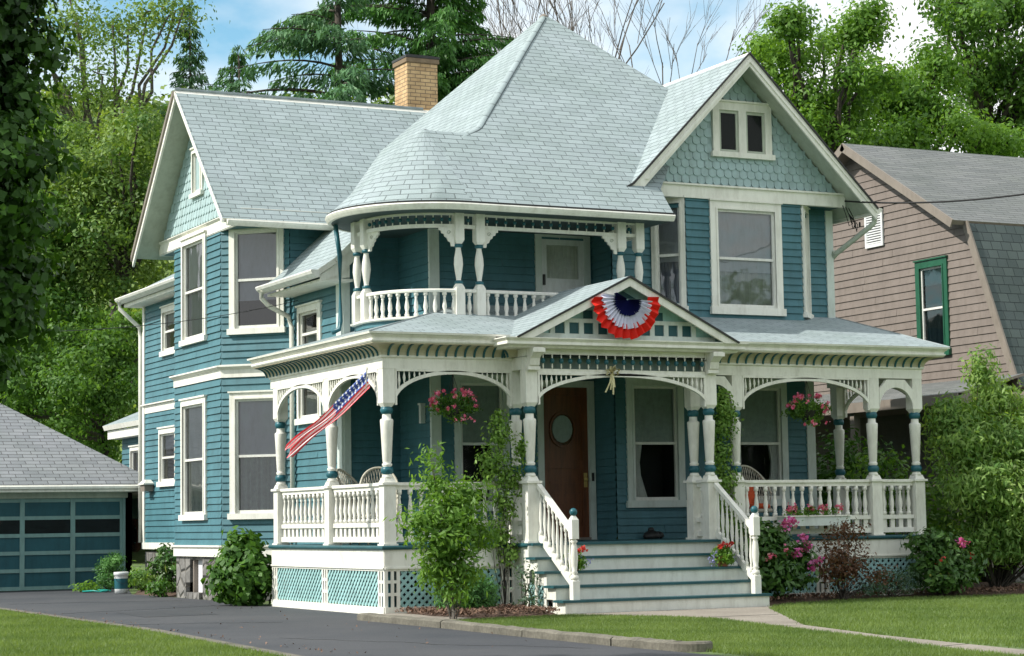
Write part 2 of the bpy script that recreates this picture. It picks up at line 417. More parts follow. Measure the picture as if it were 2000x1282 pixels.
def scallops(mb, F, ur, z0, z1, holes=(), m='pale_teal_shingle', wd=.155, ex=.135):
    k = 0; z = z0
    while z < z1:
        a, b = ur(z+.02)
        if b-a > .1:
            n = int((b-a)/wd)+2; off = (wd/2 if k % 2 else 0); u = math.floor(a/wd)*wd-off
            while u < b:
                c0, c1 = max(u, a), min(u+wd-.008, b)
                um = (c0+c1)/2
                if c1-c0 > .03 and not any(h[0]-.03 < um < h[1]+.03 and h[2]-.06 < z < h[3] for h in holes):
                    pts = []
                    hw = (c1-c0)/2; r = .05
                    for t in range(7):
                        an = math.pi+math.pi*t/6; pts.append((um+hw*math.cos(an), z+r+r*math.sin(an)))
                    top = z+ex*1.25; o = random.uniform(-.002, .002)
                    fr = [F(p[0], p[1], .022+o) for p in pts]+[F(c1, top, .003), F(c0, top, .003)]
                    mb.face(fr, m)
                    for t in range(6): mb.face([F(*pts[t], 0), F(*pts[t+1], 0), fr[t+1], fr[t]], m)
                u += wd
        z += ex; k += 1
def window(parent, F, u0, u1, z0, z1, cw=.115, shade=.5, low='dark', cas='cream_paint', sash='white_metal', label=None, mid=True, glassm='window_glass', sh='shade_cloth', proud=.05, name='window', curt=None):
    mb = MB()
    for a, b, c, d in ((u0, u0+cw, z0+.06, z1-cw), (u1-cw, u1, z0+.06, z1-cw), (u0, u1, z1-cw, z1)):
        mb.box(F, a, b, c, d, -.03, proud, cas)
    mb.box(F, u0-.02, u1+.02, z1, z1+.03, -.01, proud+.03, cas)
    e = .03
    a0, a1, b0, b1 = u0+cw, u1-cw, z0+cw*.9, z1-cw
    # moulding step round the opening
    for a, b, c, d in ((a0-.03, a0, b0, b1), (a1, a1+.03, b0, b1), (a0-.03, a1+.03, b1, b1+.03)):
        mb.box(F, a, b, c, d, proud-.01, proud+.015, cas)
    # reveal and a near-black box, coloured to pass for an unlit room
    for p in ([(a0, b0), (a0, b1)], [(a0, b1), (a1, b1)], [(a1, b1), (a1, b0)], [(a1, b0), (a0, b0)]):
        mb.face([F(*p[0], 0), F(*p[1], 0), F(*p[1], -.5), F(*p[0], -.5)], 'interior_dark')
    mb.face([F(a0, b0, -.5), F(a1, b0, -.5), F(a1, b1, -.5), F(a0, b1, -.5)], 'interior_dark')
    o = mb.build(name, parent)
    if label: o['label'] = label
    s = MB(); s.box(F, u0-.03, u1+.03, z0, z0+cw*.9, -.03, proud+.035, cas); s.build('sill', o)
    s = MB(); t = .04
    for a, b, c, d in ((a0, a0+t, b0, b1), (a1-t, a1, b0, b1), (a0+t, a1-t, b0, b0+t*1.4), (a0+t, a1-t, b1-t, b1)):
        s.box(F, a, b, c, d, -.035, .012, sash)
    zm = (b0+b1)/2
    if mid: s.box(F, a0+t, a1-t, zm-.022, zm+.022, -.04, .02, sash)
    s.build('sash', o)
    s = MB()
    if mid:
        s.face([F(a0+t, zm, -.012), F(a1-t, zm, -.012), F(a1-t, b1-t, -.012), F(a0+t, b1-t, -.012)], glassm)
        s.face([F(a0+t, b0+t, -.03), F(a1-t, b0+t, -.03), F(a1-t, zm, -.03), F(a0+t, zm, -.03)], glassm)
    else: s.face([F(a0+t, b0+t, -.02), F(a1-t, b0+t, -.02), F(a1-t, b1-t, -.02), F(a0+t, b1-t, -.02)], glassm)
    s.build('pane', o)
    if shade > 0:
        s = MB(); zb = b1-(b1-b0)*shade
        s.face([F(a0+.02, zb, -.055), F(a1-.02, zb, -.055), F(a1-.02, b1, -.055), F(a0+.02, b1, -.055)], sh)
        s.box(F, a0+.02, a1-.02, zb-.02, zb, -.065, -.045, sh); s.build('roller_shade', o)
    if curt:
        s = MB(); kind, cm = curt; n = 26; wv = []
        if kind == 'full':
            segs = [(a0+.03, a1-.03, 0)]
        else: segs = [(a0+.02, a0+(a1-a0)*.42, 1), (a1-(a1-a0)*.42, a1-.02, -1)]
        if kind == 'left': segs = segs[:1]
        if kind == 'right': segs = segs[1:]
        for p0, p1, side in segs:
            zt = b1 if side else zm+.1
            rows = 9; G = []
            for i in range(rows+1):
                q = i/rows; z = zt+(b0-zt)*q
                if side: sq = .35+.65*abs(q-.72)/.72 if q < .72 else .35+.5*(q-.72)/.28
                else: sq = 1
                row = []
                for j in range(n+1):
                    x = j/n; uu = p0+(p1-p0)*x*sq if side >= 0 else p1-(p1-p0)*x*sq
                    row.append(F(uu, z, -.085+.032*math.sin(j*1.75)))
                G.append(row)
            for i in range(rows):
                for j in range(n): s.face([G[i][j], G[i][j+1], G[i+1][j+1], G[i+1][j]], cm, True)
        s.build('curtain', o)
    return o
def hole(u0, u1, z0, z1, cw=.115): return (u0+cw*.5, u1-cw*.5, z0+cw*.5, z1-cw*.5)
# ================================================================== THE HOUSE
H = thing('victorian_house', (4.8, 5, 0), 'teal two-storey house with cream trim, wraparound porch, rounded balcony and steep grey shingled roofs', 'house')
FL = Fr((.15, 0), (-1, 0))        # left gable wall, u = -Y
FX = Fr((1.15, 0), (-1, 0))       # stair wall set back behind it
FW = Fr((1.4, 0), (-1, 0))        # rear wing
FC = Fr((.15, 7.7), (-1, -1))     # chamfer of the left bay
CL = math.hypot(.95, .95)
S45 = math.sqrt(.5)

# ---- foundation and left bay
def uvbox(mb, F, u0, u1, z0, z1, w0, m):
    mb.face([F(u0, z0, w0), F(u1, z0, w0), F(u1, z1, w0), F(u0, z1, w0)], m, uv=[(u0, z0), (u1, z0), (u1, z1), (u0, z1)])
f = MB()
for a, b in ((-10.45, -9.62), (-8.88, -7.7)): f.box(FL, a, b, -.3, .82, -.4, -.02, 'field_stone')
f.box(FL, -9.62, -8.88, -.3, .12, -.4, .05, 'field_stone'); f.box(FL, -9.62, -8.88, .72, .82, -.4, -.03, 'field_stone')
f.box(FL, -9.75, -9.62, .05, .3, -.1, .06, 'field_stone')
f.box(FC, 0, CL, -.3, .82, -.3, -.02, 'field_stone')
f.box(FL, -9.62, -8.88, .12, .72, -.45, -.30, 'interior_dark')
f.abox(1.42, 1.9, 10.4, 16.7, -.3, .8, 'field_stone')
f.build('foundation', H)
b = MB()
b.box(FL, -9.56, -9.50, .12, .72, -.2, -.06, 'brown_trim'); b.box(FL, -9.0, -8.94, .12, .72, -.2, -.06, 'brown_trim')
b.box(FL, -9.5, -9.0, .12, .72, -.2, -.14, 'shade_pale')
bw = b.build('basement_window', H)
m = MB(); bay = [(1.5, 11.8), (.15, 10.45), (.15, 7.7), (1.1, 6.75), (1.6, 6.75)]
m.sweep(bay, [(-.02, .78), (.035, .78), (.035, .93), (.075, .955), (.075, .985), (-.02, .985)], 'cream_paint')
m.build('water_table', H)
m = MB()
m.sweep(bay, [(-.02, 3.96), (.03, 3.96), (.03, 4.10), (.11, 4.15), (.11, 4.175), (-.02, 4.20)], 'cream_paint')
m.build('belt_course', H)
wins_L = [(-9.93, -8.48, 4.70, 6.70), (-9.97, -8.5, 1.44, 3.68)]
wins_C = [(.17, 1.24, 4.72, 6.68), (.17, 1.24, 1.44, 3.68)]
s = MB(); siding(s, FL, (-10.45, -7.7), .98, 3.97, [hole(*wins_L[1])]); siding(s, FL, (-10.45, -7.7), 4.19, 6.6, [hole(*wins_L[0])]); s.build('left_bay_wall', H)['label'] = 'sunlit clapboards of the left bay'
s = MB(); siding(s, FC, (0, CL), .98, 3.97, [hole(*wins_C[1])]); siding(s, FC, (0, CL), 4.19, 6.6, [hole(*wins_C[0])]); s.build('chamfer_wall', H)
s = MB(); FCb = Fr((.15+.95, 10.45+.95), (-1, 1)); siding(s, FCb, (0, CL), .98, 6.6); s.build('chamfer_wall', H)
window(H, FL, *wins_L[0], shade=.45, sh='shade_pale', curt=('full', 'shade_cloth'), label='upper window on the sunlit bay face')
window(H, FL, *wins_L[1], shade=.5, sh='shade_pale', curt=('full', 'curtain_cloth'), label='lower window on the sunlit bay face')
window(H, FC, *wins_C[0], shade=.70, sh='shade_cloth', label='upper window on the angled bay face')
window(H, FC, *wins_C[1], shade=.5, curt=('full', 'curtain_dim'), label='lower window on the angled bay face')
F675 = Fr((0, 6.75), (0, -1))
s = MB(); siding(s, F675, (1.1, 3.0), .98, 7.0); s.build('recess_wall', H)
# stair wall X = 1.15
s = MB(); siding(s, FX, (-6.75, -4.4), .98, 5.82, [hole(-6.42, -5.3, 4.2, 5.10), hole(-6.45, -5.3, 3.06, 4.0)]); s.build('stair_wall', H)
window(H, FX, -6.42, -5.3, 4.15, 5.12, shade=0, mid=True, curt=('full', 'curtain_cloth'), label='stair window above the porch roof', glassm='window_glass')
window(H, FX, -6.45, -5.3, 3.06, 3.9, shade=0, mid=False, curt=('full', 'curtain_cloth'), label='stair window under the porch roof')
F44 = Fr((0, 4.4), (0, -1)); FI = Fr((2.19, 0), (-1, 0)); FM = Fr((0, 3.13), (0, -1)); FS = Fr((5.22, 0), (-1, 0)); FB = Fr((0, 2.43), (0, -1))
s = MB(); siding(s, F44, lambda z: (max(1.15, .98+(z-5.70)/.953), 2.19), .98, 6.3); s.build('recess_wall', H)
s = MB(); siding(s, FI, (-4.4, -3.13), .98, 6.3); s.build('recess_wall', H)
s = MB(); siding(s, FM, (2.19, 5.22), .98, 6.3, [(4.2, 5.1, .9, 3.6), (4.22, 5.1, 4.2, 6.1), hole(2.58, 3.58, 1.5, 3.72)]); s.build('front_wall', H)
s = MB(); siding(s, FS, (-3.13, -2.43), .98, 6.6); s.build('recess_wall', H)
lw = [(5.42, 6.53, 1.52, 3.68), (7.5, 8.62, 1.52, 3.68)]
s = MB(); siding(s, FB, (5.22, 9.17), .98, 4.66, [hole(*q) for q in lw]); siding(s, FB, (5.22, 6.0), 4.66, 6.75); siding(s, FB, (9.1, 9.67), 4.66, 6.75); s.build('front_wall', H)
FR = Fr((9.17, 0), (1, 0)); FR2 = Fr((9.67, 0), (1, 0))
s = MB(); siding(s, FR, (2.43, 11), .98, 4.6); siding(s, FR2, (2.43, 11), 4.3, 6.75); s.build('right_side_wall', H)
bk = MB(); FBk = Fr((0, 11.4), (0, 1)); siding(bk, FBk, (-9.67, -1.1), .98, 6.7); bk.build('rear_wall', H)
window(H, FM, 2.58, 3.58, 1.5, 3.72, cas='cool_trim', glassm='dark_glass', shade=.5, sh='curtain_dim', curt=('right', 'curtain_lace'), label='porch window behind the left hanging basket')
window(H, FB, *lw[0], cas='cool_trim', glassm='dark_glass', shade=.5, sh='curtain_dim', curt=('left', 'curtain_lace'), label='porch window beside the front door', cw=.13)
window(H, FB, *lw[1], cas='cool_trim', glassm='dark_glass', shade=.5, sh='curtain_dim', curt=('right', 'curtain_lace'), label='porch window behind the right hanging basket', cw=.13)
# corner boards
def cboard(F1, u0, u1, z0, z1, mm='cool_trim', F2=None, a=0, bb=0):
    c = MB(); c.box(F1, u0, u1, z0, z1, -.02, .043, mm)
    if F2: c.box(F2, a, bb, z0, z1, -.02, .043, mm)
    c.build('corner_board', H)
cboard(FX, -4.58, -4.372, .98, 5.78, 'cool_trim', F44, 1.15, 1.27)
cboard(FM, 2.165, 2.34, .98, 6.3, 'cool_trim')
cboard(FB, 9.03, 9.198, .98, 4.5, 'cool_trim', FR, 2.43, 2.55)
cboard(FB, 9.55, 9.698, 4.3, 6.72, 'cool_trim', FR2, 2.43, 2.55)
cboard(FW, -16.72, -16.58, .9, 6.3, 'cream_paint')

# ---- left gable: pediment, trim, roof
RY, RZ, SL = 8.93, 9.38, 1.02
def gl(z): h = (9.12-z)/SL; return (-RY-h, -RY+h)
s = MB(); scallops(s, FL, gl, 6.88, 9.0, [(-9.32, -8.64, 7.40, 8.36)], ex=.15)
s.prism(FL, [(-11.4, 6.7), (-6.5, 6.7), (-RY, 9.25)], -.06, -.01, 'pale_teal_shingle'); s.build('left_gable_wall', H)['label'] = 'pale teal shingled gable in full sun'
window(H, FL, -9.30, -8.66, 7.42, 8.34, cw=.09, shade=.9, mid=False, label='small attic window in the left gable', glassm='dark_glass', sh='rust_edge')
m = MB(); m.sweep([(2.0, 11.42), (.13, 11.42), (.13, 6.48), (2.1, 6.48)], [(-.05, 6.60), (.0, 6.60), (.0, 6.80), (.045, 6.835), (.045, 6.85), (-.05, 6.87)], 'cream_paint')
m.build('gable_frieze', H)
m = MB(); m.face([(.12, 6.47, 6.615), (2.6, 6.47, 6.615), (2.6, 11.4, 6.615), (.12, 11.4, 6.615)], 'teal_siding'); m.build('gable_soffit', H)
r = MB()
xl, xr = -.33, 5.6
roofpoly(r, [(xl, 6.22, RZ-SL*(RY-6.22)), (xr, 6.22, RZ-SL*(RY-6.22)), (xr, RY, RZ), (xl, RY, RZ)])
roofpoly(r, [(xl, 2*RY-6.22, RZ-SL*(RY-6.22)), (xl, RY, RZ), (xr, RY, RZ), (xr, 2*RY-6.22, RZ-SL*(RY-6.22))])
lr = r.build('left_wing_roof', H)
m = MB(); zf = RZ-SL*(RY-6.22)
for sg in (-1, 1):
    ye = RY+sg*(RY-6.22)
    a = Vector((xl-.012, ye, zf-.02)); c = Vector((xl-.012, RY, RZ-.02)); dn = Vector((0, 0, -.2 if sg > 0 else -.06))
    q = Vector((.04, 0, 0))
    m.hexa([a, c, c+dn, a+dn], [a+q, c+q, c+q+dn, a+q+dn], 'cream_paint')
    if sg > 0:
        u_ = Vector((-.03, .02, .02)); dn2 = Vector((0, 0, -.11)); m.hexa([a+u_, c+u_, c+dn2+u_, a+dn2+u_], [a, c, c+dn2, a+dn2], 'brown_trim')
m.build('rake_board', lr)
m = MB(); m.tube([(xl, RY, RZ+.02), (xr-.9, RY, RZ+.02)], .03, 'ridge_shingle', 6); m.build('ridge_cap', lr)
def gutter(mb, path, z, mm='cream_paint', d=.11, h=.11):
    mb.sweep(path, [(-.03, z), (d, z), (d+.012, z-.02), (d*.9, z-h*.55), (d*.35, z-h), (-.03, z-h)], mm)
g = MB(); gutter(g, [(xl+.08, 6.22), (1.95, 6.22)], zf-.02, 'cream_paint', .08, .1); g.build('gutter', lr)

# ---- rear wing (left, further back) with its lower eave
wz = [(-15.3, -14.0, 4.95, 6.0), (-15.5, -14.2, 2.18, 3.42)]
s = MB(); siding(s, FW, (-16.65, -10.6), .98, 3.82, [hole(*wz[1])]); siding(s, FW, (-16.65, -10.6), 4.02, 6.3, [hole(*wz[0])]); s.build('rear_wing_wall', H)['label'] = 'clapboard wall of the rear wing'
F166 = Fr((0, 16.7), (0, 1)); s = MB(); siding(s, F166, (-8, -1.4), .98, 6.3); s.build('rear_wall', H)
window(H, FW, *wz[0], shade=.3, cw=.12, label='upper window of the rear wing'); window(H, FW, *wz[1], shade=.3, cw=.12, label='lower window of the rear wing')
m = MB(); m.box(FW, -16.7, -10.6, 3.80, 3.97, -.02, .03, 'cream_paint'); m.box(FW, -16.7, -10.6, 3.975, 4.0, -.02, .09, 'cream_paint'); m.build('belt_course', H)
m = MB(); m.box(FW, -16.7, -10.6, .86, 1.0, -.02, .06, 'cream_paint'); m.build('water_table', H)
r = MB(); roofpoly(r, [(.93, 10.8, 6.34), (.93, 16.95, 6.34), (4.0, 14.2, 8.0), (4.0, 10.8, 8.0)])
roofpoly(r, [(.93, 16.97, 6.34), (7.5, 16.97, 6.34), (4.2, 14.2, 8.0), (4.0, 14.2, 8.0)])
rr = r.build('rear_wing_roof', H)
m = MB(); m.abox(1.0, 1.42, 10.9, 16.9, 6.16, 6.24, 'cream_paint'); m.build('soffit', rr)
g = MB(); gutter(g, [(.94, 17.0), (.94, 10.9)], 6.36, 'white_metal', .12, .12); g.build('gutter', rr)
g = MB(); g.tube([(.86, 16.8, 6.26), (.86, 16.78, 6.12), (1.32, 16.8, 5.72), (1.34, 16.8, 5.5), (1.34, 16.8, 1.0)], .045, 'cream_paint', 8); g.build('downspout', rr)
# far lean-to behind the wing
FE = Fr((2.0, 0), (-1, 0))
s = MB(); siding(s, FE, (-20.5, -17.0), .95, 3.6, [hole(-19.75, -18.9, 2.0, 3.2)]); s.build('lean_to_wall', H)
window(H, FE, -19.75, -18.9, 2.0, 3.2, shade=.8, cw=.1, label='narrow window of the rear lean-to')
m = MB(); m.box(FE, -20.8, -16.8, 3.42, 3.62, 0, .28, 'cream_paint'); m.build('belt_course', H)
r = MB(); roofpoly(r, [(1.62, 20.9, 3.74), (1.62, 16.7, 3.74), (4.5, 16.7, 4.9), (4.5, 20.9, 4.9)], th=.12, edge='cream_paint'); r.build('lean_to_roof', H)

# ---- shed roof over the stair wall
r = MB(); ys0, ys1 = 4.02, 6.73
roofpoly(r, [(.56, ys1, 5.50), (.56, ys0, 5.50), (.86, ys0, 5.70), (.86, ys1, 5.70)])
roofpoly(r, [(.86, ys1, 5.70), (.86, ys0, 5.70), (2.35, ys0, 7.12), (2.35, ys1, 7.12)])
sr = r.build('stair_roof', H)
m = MB(); m.prism(Fr((0, 4.06), (0, -1)), [(.66, 5.32), (1.15, 5.62), (1.15, 5.40)], -.05, 0, 'cream_paint')
m.prism(Fr((0, 4.04), (0, -1)), [(.62, 5.30), (.62, 5.42), (.88, 5.60), (2.2, 6.86), (2.2, 6.62), (1.0, 5.46)], -.03, .0, 'cream_paint')
m.abox(.66, 1.2, 4.05, 6.7, 5.33, 5.37, 'cream_paint'); m.build('soffit', sr)
g = MB(); gutter(g, [(.57, 6.72), (.57, 4.0)], 5.50, 'white_metal', .12, .12); g.build('gutter', sr)
g = MB(); g.tube([(.5, 6.55, 5.40), (.5, 6.55, 5.28), (.62, 6.55, 5.16), (1.02, 6.6, 4.98), (1.07, 6.6, 4.8), (1.07, 6.6, 1.02)], .045, 'cream_paint', 8); g.build('downspout', sr)

# ---- main roof: hipped pyramid that rolls out into a round hood over the balcony
KX, KY, KZ, CX, CY, CRD, ZE = 1.83, 2.46, 7.69, 1.92, 2.55, 1.60, 6.27
def cone_h(x, y):
    x = min(x, CX-.03)
    # |p-K-k(c-K)| = kR
    px_, py_ = x-KX, y-KY; cx_, cy_ = CX-KX, CY-KY
    A = cx_*cx_+cy_*cy_-CRD*CRD; B = -2*(px_*cx_+py_*cy_); Cc = px_*px_+py_*py_
    D = max(0, B*B-4*A*Cc); k = (-B-math.sqrt(D))/(2*A)
    k = abs(k); 
    return KZ-(KZ-ZE)*k+.10*math.exp(-((k-1.05)/.16)**2)*0
def smax(a, b, k):
    h = max(k-abs(a-b), 0)/k; return max(a, b)+h*h*k*.25
def smin(a, b, k): return -smax(-a, -b, k)
def roof_h(x, y):
    front = .94*(y-.95)+ZE
    L = smax(x+4.95, cone_h(x, y), .30)
    h = smin(front, L, .05)
    return min(h, 16.3-x, 16.2-y)
bd = []
bd.append((1.62, 8.6)); bd.append((1.62, 6.0))
a0 = math.degrees(math.acos((1.62-CX)/CRD))           # back of the round eave
for k in range(0, 81): 
    t = R(a0+(270-a0)*k/80); bd.append((CX+CRD*math.cos(t), CY+CRD*math.sin(t)))
bd.append((5.55, .95)); bd += [(5.62, 1.45), (6.5, 2.4), (9.4, 3.3), (9.7, 10.6), (4.2, 10.6), (1.62, 8.6)]
dense = []
for i in range(len(bd)-1):
    a, c = bd[i], bd[i+1]; L = math.hypot(c[0]-a[0], c[1]-a[1]); n = max(1, int(L/.07))
    for k in range(n): dense.append((a[0]+(c[0]-a[0])*k/n, a[1]+(c[1]-a[1])*k/n))
AX, AY = 5.67, 5.60; NT = 90
mr = MB(); base = 0; idx = []
ts = [1-(1-k/NT)**1.0 for k in range(NT+1)]
for p in dense:
    row = []
    for t in ts:
        x = p[0]+(AX-p[0])*t; y = p[1]+(AY-p[1])*t; row.append(len(mr.v)); mr.v.append((x, y, (ZE if (t == 0 and x < 5.6 and y < 4.0) else roof_h(x, y))))
    idx.append(row)
nd = len(dense); mr.uv = {}
for i in range(nd):
    j = (i+1) % nd
    for k in range(NT):
        q = (idx[i][k], idx[j][k], idx[j][k+1], idx[i][k+1])
        P = [Vector(mr.v[t]) for t in q]; n = (P[2]-P[0]).cross(P[3]-P[1])
        if n.z < 0: n = -n
        c = (P[0]+P[1]+P[2]+P[3])/4; uvs = []
        incone = c.x < CX and c.z < cone_h(c.x, c.y)+.12
        if incone and not (c.y > 3.6):
            for p in P:
                an = math.atan2(p.x-KX, -(p.y-KY)); 
                rr_ = 1.15
                uvs.append((CX+an*rr_, p.z*1.37))
            us = [u for u, _ in uvs]
            if max(us)-min(us) > 2: uvs = [(0, v) for _, v in uvs]
        elif abs(.94*(c.y-.95)+ZE-c.z) < .06 or abs(n.y) > abs(n.x): uvs = [(p.x, p.z*1.42) for p in P]
        else: uvs = [(p.y, p.z*1.42) for p in P]
        mr.uv[len(mr.f)] = uvs; mr.f.append(q); mr.m.append('roof_shingle'); mr.s.append(c.x < 3.3 and c.y < 4.6)
MRF = mr.build('main_roof', H)
# rolled hip cap following the crest
hc = []
for k in range(60):
    x = AX-.05-(AX-.05-2.28)*k/59; lo, hi = .9, 6.0
    for _ in range(40):
        y = (lo+hi)/2
        if .94*(y-.95)+ZE > smax(x+4.95, cone_h(x, y), .30): hi = y
        else: lo = y
    hc.append((x, y+.0, roof_h(x, y)-.055-.05*(k/59)**6))
hcm = MB(); hcm.tube(hc, .075, 'roof_shingle', 10)
for k, f_ in enumerate(hcm.f):
    if len(f_) == 4: row = k//10; hcm.uv[k] = [(row*.065, (k % 10)*.03), (row*.065, (k % 10)*.03+.03), (row*.065+.065, (k % 10)*.03+.03), (row*.065+.065, (k % 10)*.03)]
hcm.build('hip_cap', MRF)
# eave: drip edge, gutter, soffit
ep = [(1.62, 4.3)]+[p for p in bd[2:83]]+[(5.55, .95)]
ep2 = []
for p in ep:
    if not ep2 or math.hypot(p[0]-ep2[-1][0], p[1]-ep2[-1][1]) > .05: ep2.append(p)
g = MB(); g.sweep(ep2, [(-.05, ZE-.005), (.03, ZE-.005), (.03, ZE-.035), (-.05, ZE-.035)], 'dark_metal'); g.build('drip_edge', MRF)
g = MB(); gutter(g, ep2, ZE-.04, 'cream_paint', .06, .10)
g.build('gutter', MRF)
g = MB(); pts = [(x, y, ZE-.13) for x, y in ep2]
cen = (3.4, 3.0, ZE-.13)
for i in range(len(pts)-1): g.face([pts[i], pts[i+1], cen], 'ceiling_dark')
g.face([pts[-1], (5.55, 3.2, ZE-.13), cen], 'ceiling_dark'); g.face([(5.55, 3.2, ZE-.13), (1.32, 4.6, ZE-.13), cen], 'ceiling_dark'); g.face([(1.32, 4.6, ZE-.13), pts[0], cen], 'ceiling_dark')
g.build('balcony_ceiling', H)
cap = MB(); cap.lathe((AX, AY, roof_h(AX, AY)), [(.09, -.08), (.09, -.02), (.04, .02), (.01, .035)], 'brown_trim', 8); cap.build('roof_cap', MRF)
# chimney
c = MB()
for F, a, b_ in ((Fr((0, 9.1), (0, -1)), 4.45, 5.10), (Fr((4.45, 0), (-1, 0)), -9.72, -9.1), (Fr((5.10, 0), (1, 0)), 9.1, 9.72), (Fr((0, 9.72), (0, 1)), -5.10, -4.45)):
    uvbox(c, F, a, b_, 8.6, 10.44, 0, 'buff_brick')
ch = c.build('chimney', H)
c = MB(); c.abox(4.42, 5.13, 9.07, 9.75, 10.36, 10.445, 'buff_brick'); c.abox(4.41, 5.14, 9.06, 9.76, 10.45, 10.50, 'dark_metal'); c.abox(4.5, 5.05, 9.15, 9.67, 10.50, 10.53, 'dark_metal'); c.build('chimney_cap', ch)

# ---- right gable over the projecting upper bay
GX, GZ, GS = 7.45, 9.20, .985
FG = Fr((0, 2.0), (0, -1)); FGL = Fr((5.98, 2.43), (-1, -1)); FGR = Fr((8.74, 2.0), (1, -1)); CB = math.hypot(.43, .43)
gw = (6.88, 8.32, 4.76, 6.70)
s = MB(); siding(s, FG, (6.41, 8.74), 4.45, 6.75, [hole(*gw, .14)]); s.build('tower_wall', H)['label'] = 'front clapboards of the upper right bay'
s = MB(); siding(s, FGL, (0, CB), 4.45, 6.75, [(.07, .58, 4.9, 6.6)]); s.build('chamfer_wall', H)
s = MB(); siding(s, FGR, (0, CB), 4.45, 6.75, [(.07, .54, 4.85, 6.6)]); s.build('chamfer_wall', H)
window(H, FG, *gw, cw=.14, shade=.62, sh='shade_pale', curt=('full', 'curtain_cloth'), label='large upper window of the right bay', glassm='window_glass')
window(H, FGL, .02, .605, 4.80, 6.72, cw=.085, shade=.55, sh='shade_pale', curt=('full', 'shade_cloth'), label='upper window on the left angled face of the right bay')
window(H, FGR, .03, .58, 4.76, 6.72, cw=.10, shade=.6, label='narrow upper window on the right angled face')
def gr(z): h = (8.93-z)/GS; return (GX-h, GX+h)
s = MB(); scallops(s, FG, gr, 6.97, 8.8, [(6.98, 8.17, 7.48, 8.42)])
s.prism(FG, [(5.3, 6.85), (9.66, 6.85), (GX, 9.05)], -.06, -.01, 'pale_teal_shingle'); s.build('right_gable_wall', H)['label'] = 'pale teal fish-scale shingles of the front gable'
mb = MB(); a0, a1, b0, b1 = 6.98, 8.17, 7.48, 8.42
for q in ((a0, a0+.13, b0+.05, b1), (a1-.13, a1, b0+.05, b1), (a0+.13, a1-.13, b1-.14, b1), (7.50, 7.65, b0+.05, b1-.14)): mb.box(FG, *q, -.03, .05, 'cream_paint')
mb.box(FG, a0-.04, a1+.04, b0-.02, b0+.07, -.03, .085, 'cream_paint'); mb.box(FG, a0-.03, a1+.03, b1, b1+.03, -.03, .08, 'cream_paint')
gwin = mb.build('attic_window', H); gwin['label'] = 'pair of small attic windows in the front gable'
for c0, c1 in ((a0+.13, 7.50), (7.65, a1-.13)):
    q = MB()
    for z in ((c0, c0+.045, b0+.07, b1-.14), (c1-.045, c1, b0+.07, b1-.14), (c0+.045, c1-.045, b0+.07, b0+.12), (c0+.045, c1-.045, b1-.19, b1-.14)): q.box(FG, *z, -.02, .02, 'sage_soffit')
    sa = q.build('sash', gwin)
    q = MB(); q.face([FG(c0+.04, b0+.1, .008), FG(c1-.04, b0+.1, .008), FG(c1-.04, b1-.17, .008), FG(c0+.04, b1-.17, .008)], 'dark_glass'); q.build('pane', gwin)
    q = MB(); q.face([FG(c0, b0+.07, -.004), FG(c1, b0+.07, -.004), FG(c1, b1-.14, -.004), FG(c0, b1-.14, -.004)], 'interior_dark'); q.build('pane_backing', gwin)
m = MB(); m.box(FG, 5.30, 9.67, 6.72, 6.93, -.05, .05, 'cream_paint'); m.box(FG, 5.28, 9.69, 6.93, 6.96, -.05, .09, 'cream_paint'); m.box(Fr((5.30, 0), (-1, 0)), -2.45, -2.0, 6.72, 6.93, -.03, .0, 'cream_paint'); m.build('gable_frieze', H)
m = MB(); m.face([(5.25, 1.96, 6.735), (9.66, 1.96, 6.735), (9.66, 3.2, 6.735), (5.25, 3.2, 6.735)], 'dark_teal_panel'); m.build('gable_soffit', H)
r = MB(); yf = 1.50; XL, XR = 4.84, 10.02; ZL, ZR = GZ-GS*(GX-XL), GZ-GS*(XR-GX)
# bell-cast foot on the left slope
roofpoly(r, [(XL-.02, yf, ZL+.03), (XL+.28, yf, ZL+.20), (XL+.28, 6.0, ZL+.20), (XL-.02, 6.0, ZL+.03)])
roofpoly(r, [(XL+.28, yf, ZL+.20), (GX, yf, GZ), (GX, 6.4, GZ), (XL+.28, 6.4, ZL+.20)])
roofpoly(r, [(XR, yf, ZR), (XR, 6.4, ZR), (GX, 6.4, GZ), (GX, yf, GZ)])
gf = r.build('right_gable_roof', H)
m = MB(); F15 = Fr((0, yf-.012), (0, -1))
for p in ([(XL, ZL-.0), (XL+.28, ZL+.17), (GX, GZ-.03), (GX, GZ-.24), (XL+.36, ZL-.0), (XL+.10, ZL-.11)], [(XR, ZR-.03), (XR-.03, ZR-.21), (GX, GZ-.24), (GX, GZ-.03)]):
    m.prism(F15, p, -.035, .0, 'cream_paint')
for p in ([(XL+.5, ZL+.27), (GX, GZ-.10), (GX, GZ-.17), (XL+.57, ZL+.27)], [(XR-.02, ZR-.09), (GX, GZ-.17), (GX, GZ-.10)]):
    m.prism(F15, p, .0, .02, 'cream_paint')
m.build('rake_board', gf)
m = MB()
for p in ([(XL-.02, ZL+.035), (XL+.28, ZL+.205), (GX, GZ+.005), (GX, GZ-.03), (XL+.29, ZL+.17), (XL, ZL)], [(XR, ZR-.03), (GX, GZ-.03), (GX, GZ+.005), (XR, ZR+.005)]): m.prism(F15, p, -.01, .03, 'dark_metal')
m.build('drip_edge', gf)
g = MB(); gutter(g, [(XR, 1.5), (XR, 5)], ZR+.0, 'cream_paint', .10, .11)
g.build('gutter', gf)
g = MB(); g.tube([(10.05, 1.62, 6.56), (10.03, 1.62, 6.42), (9.98, 1.72, 6.34), (9.72, 2.35, 5.95), (9.70, 2.48, 5.86)], .05, 'sage_soffit', 8)
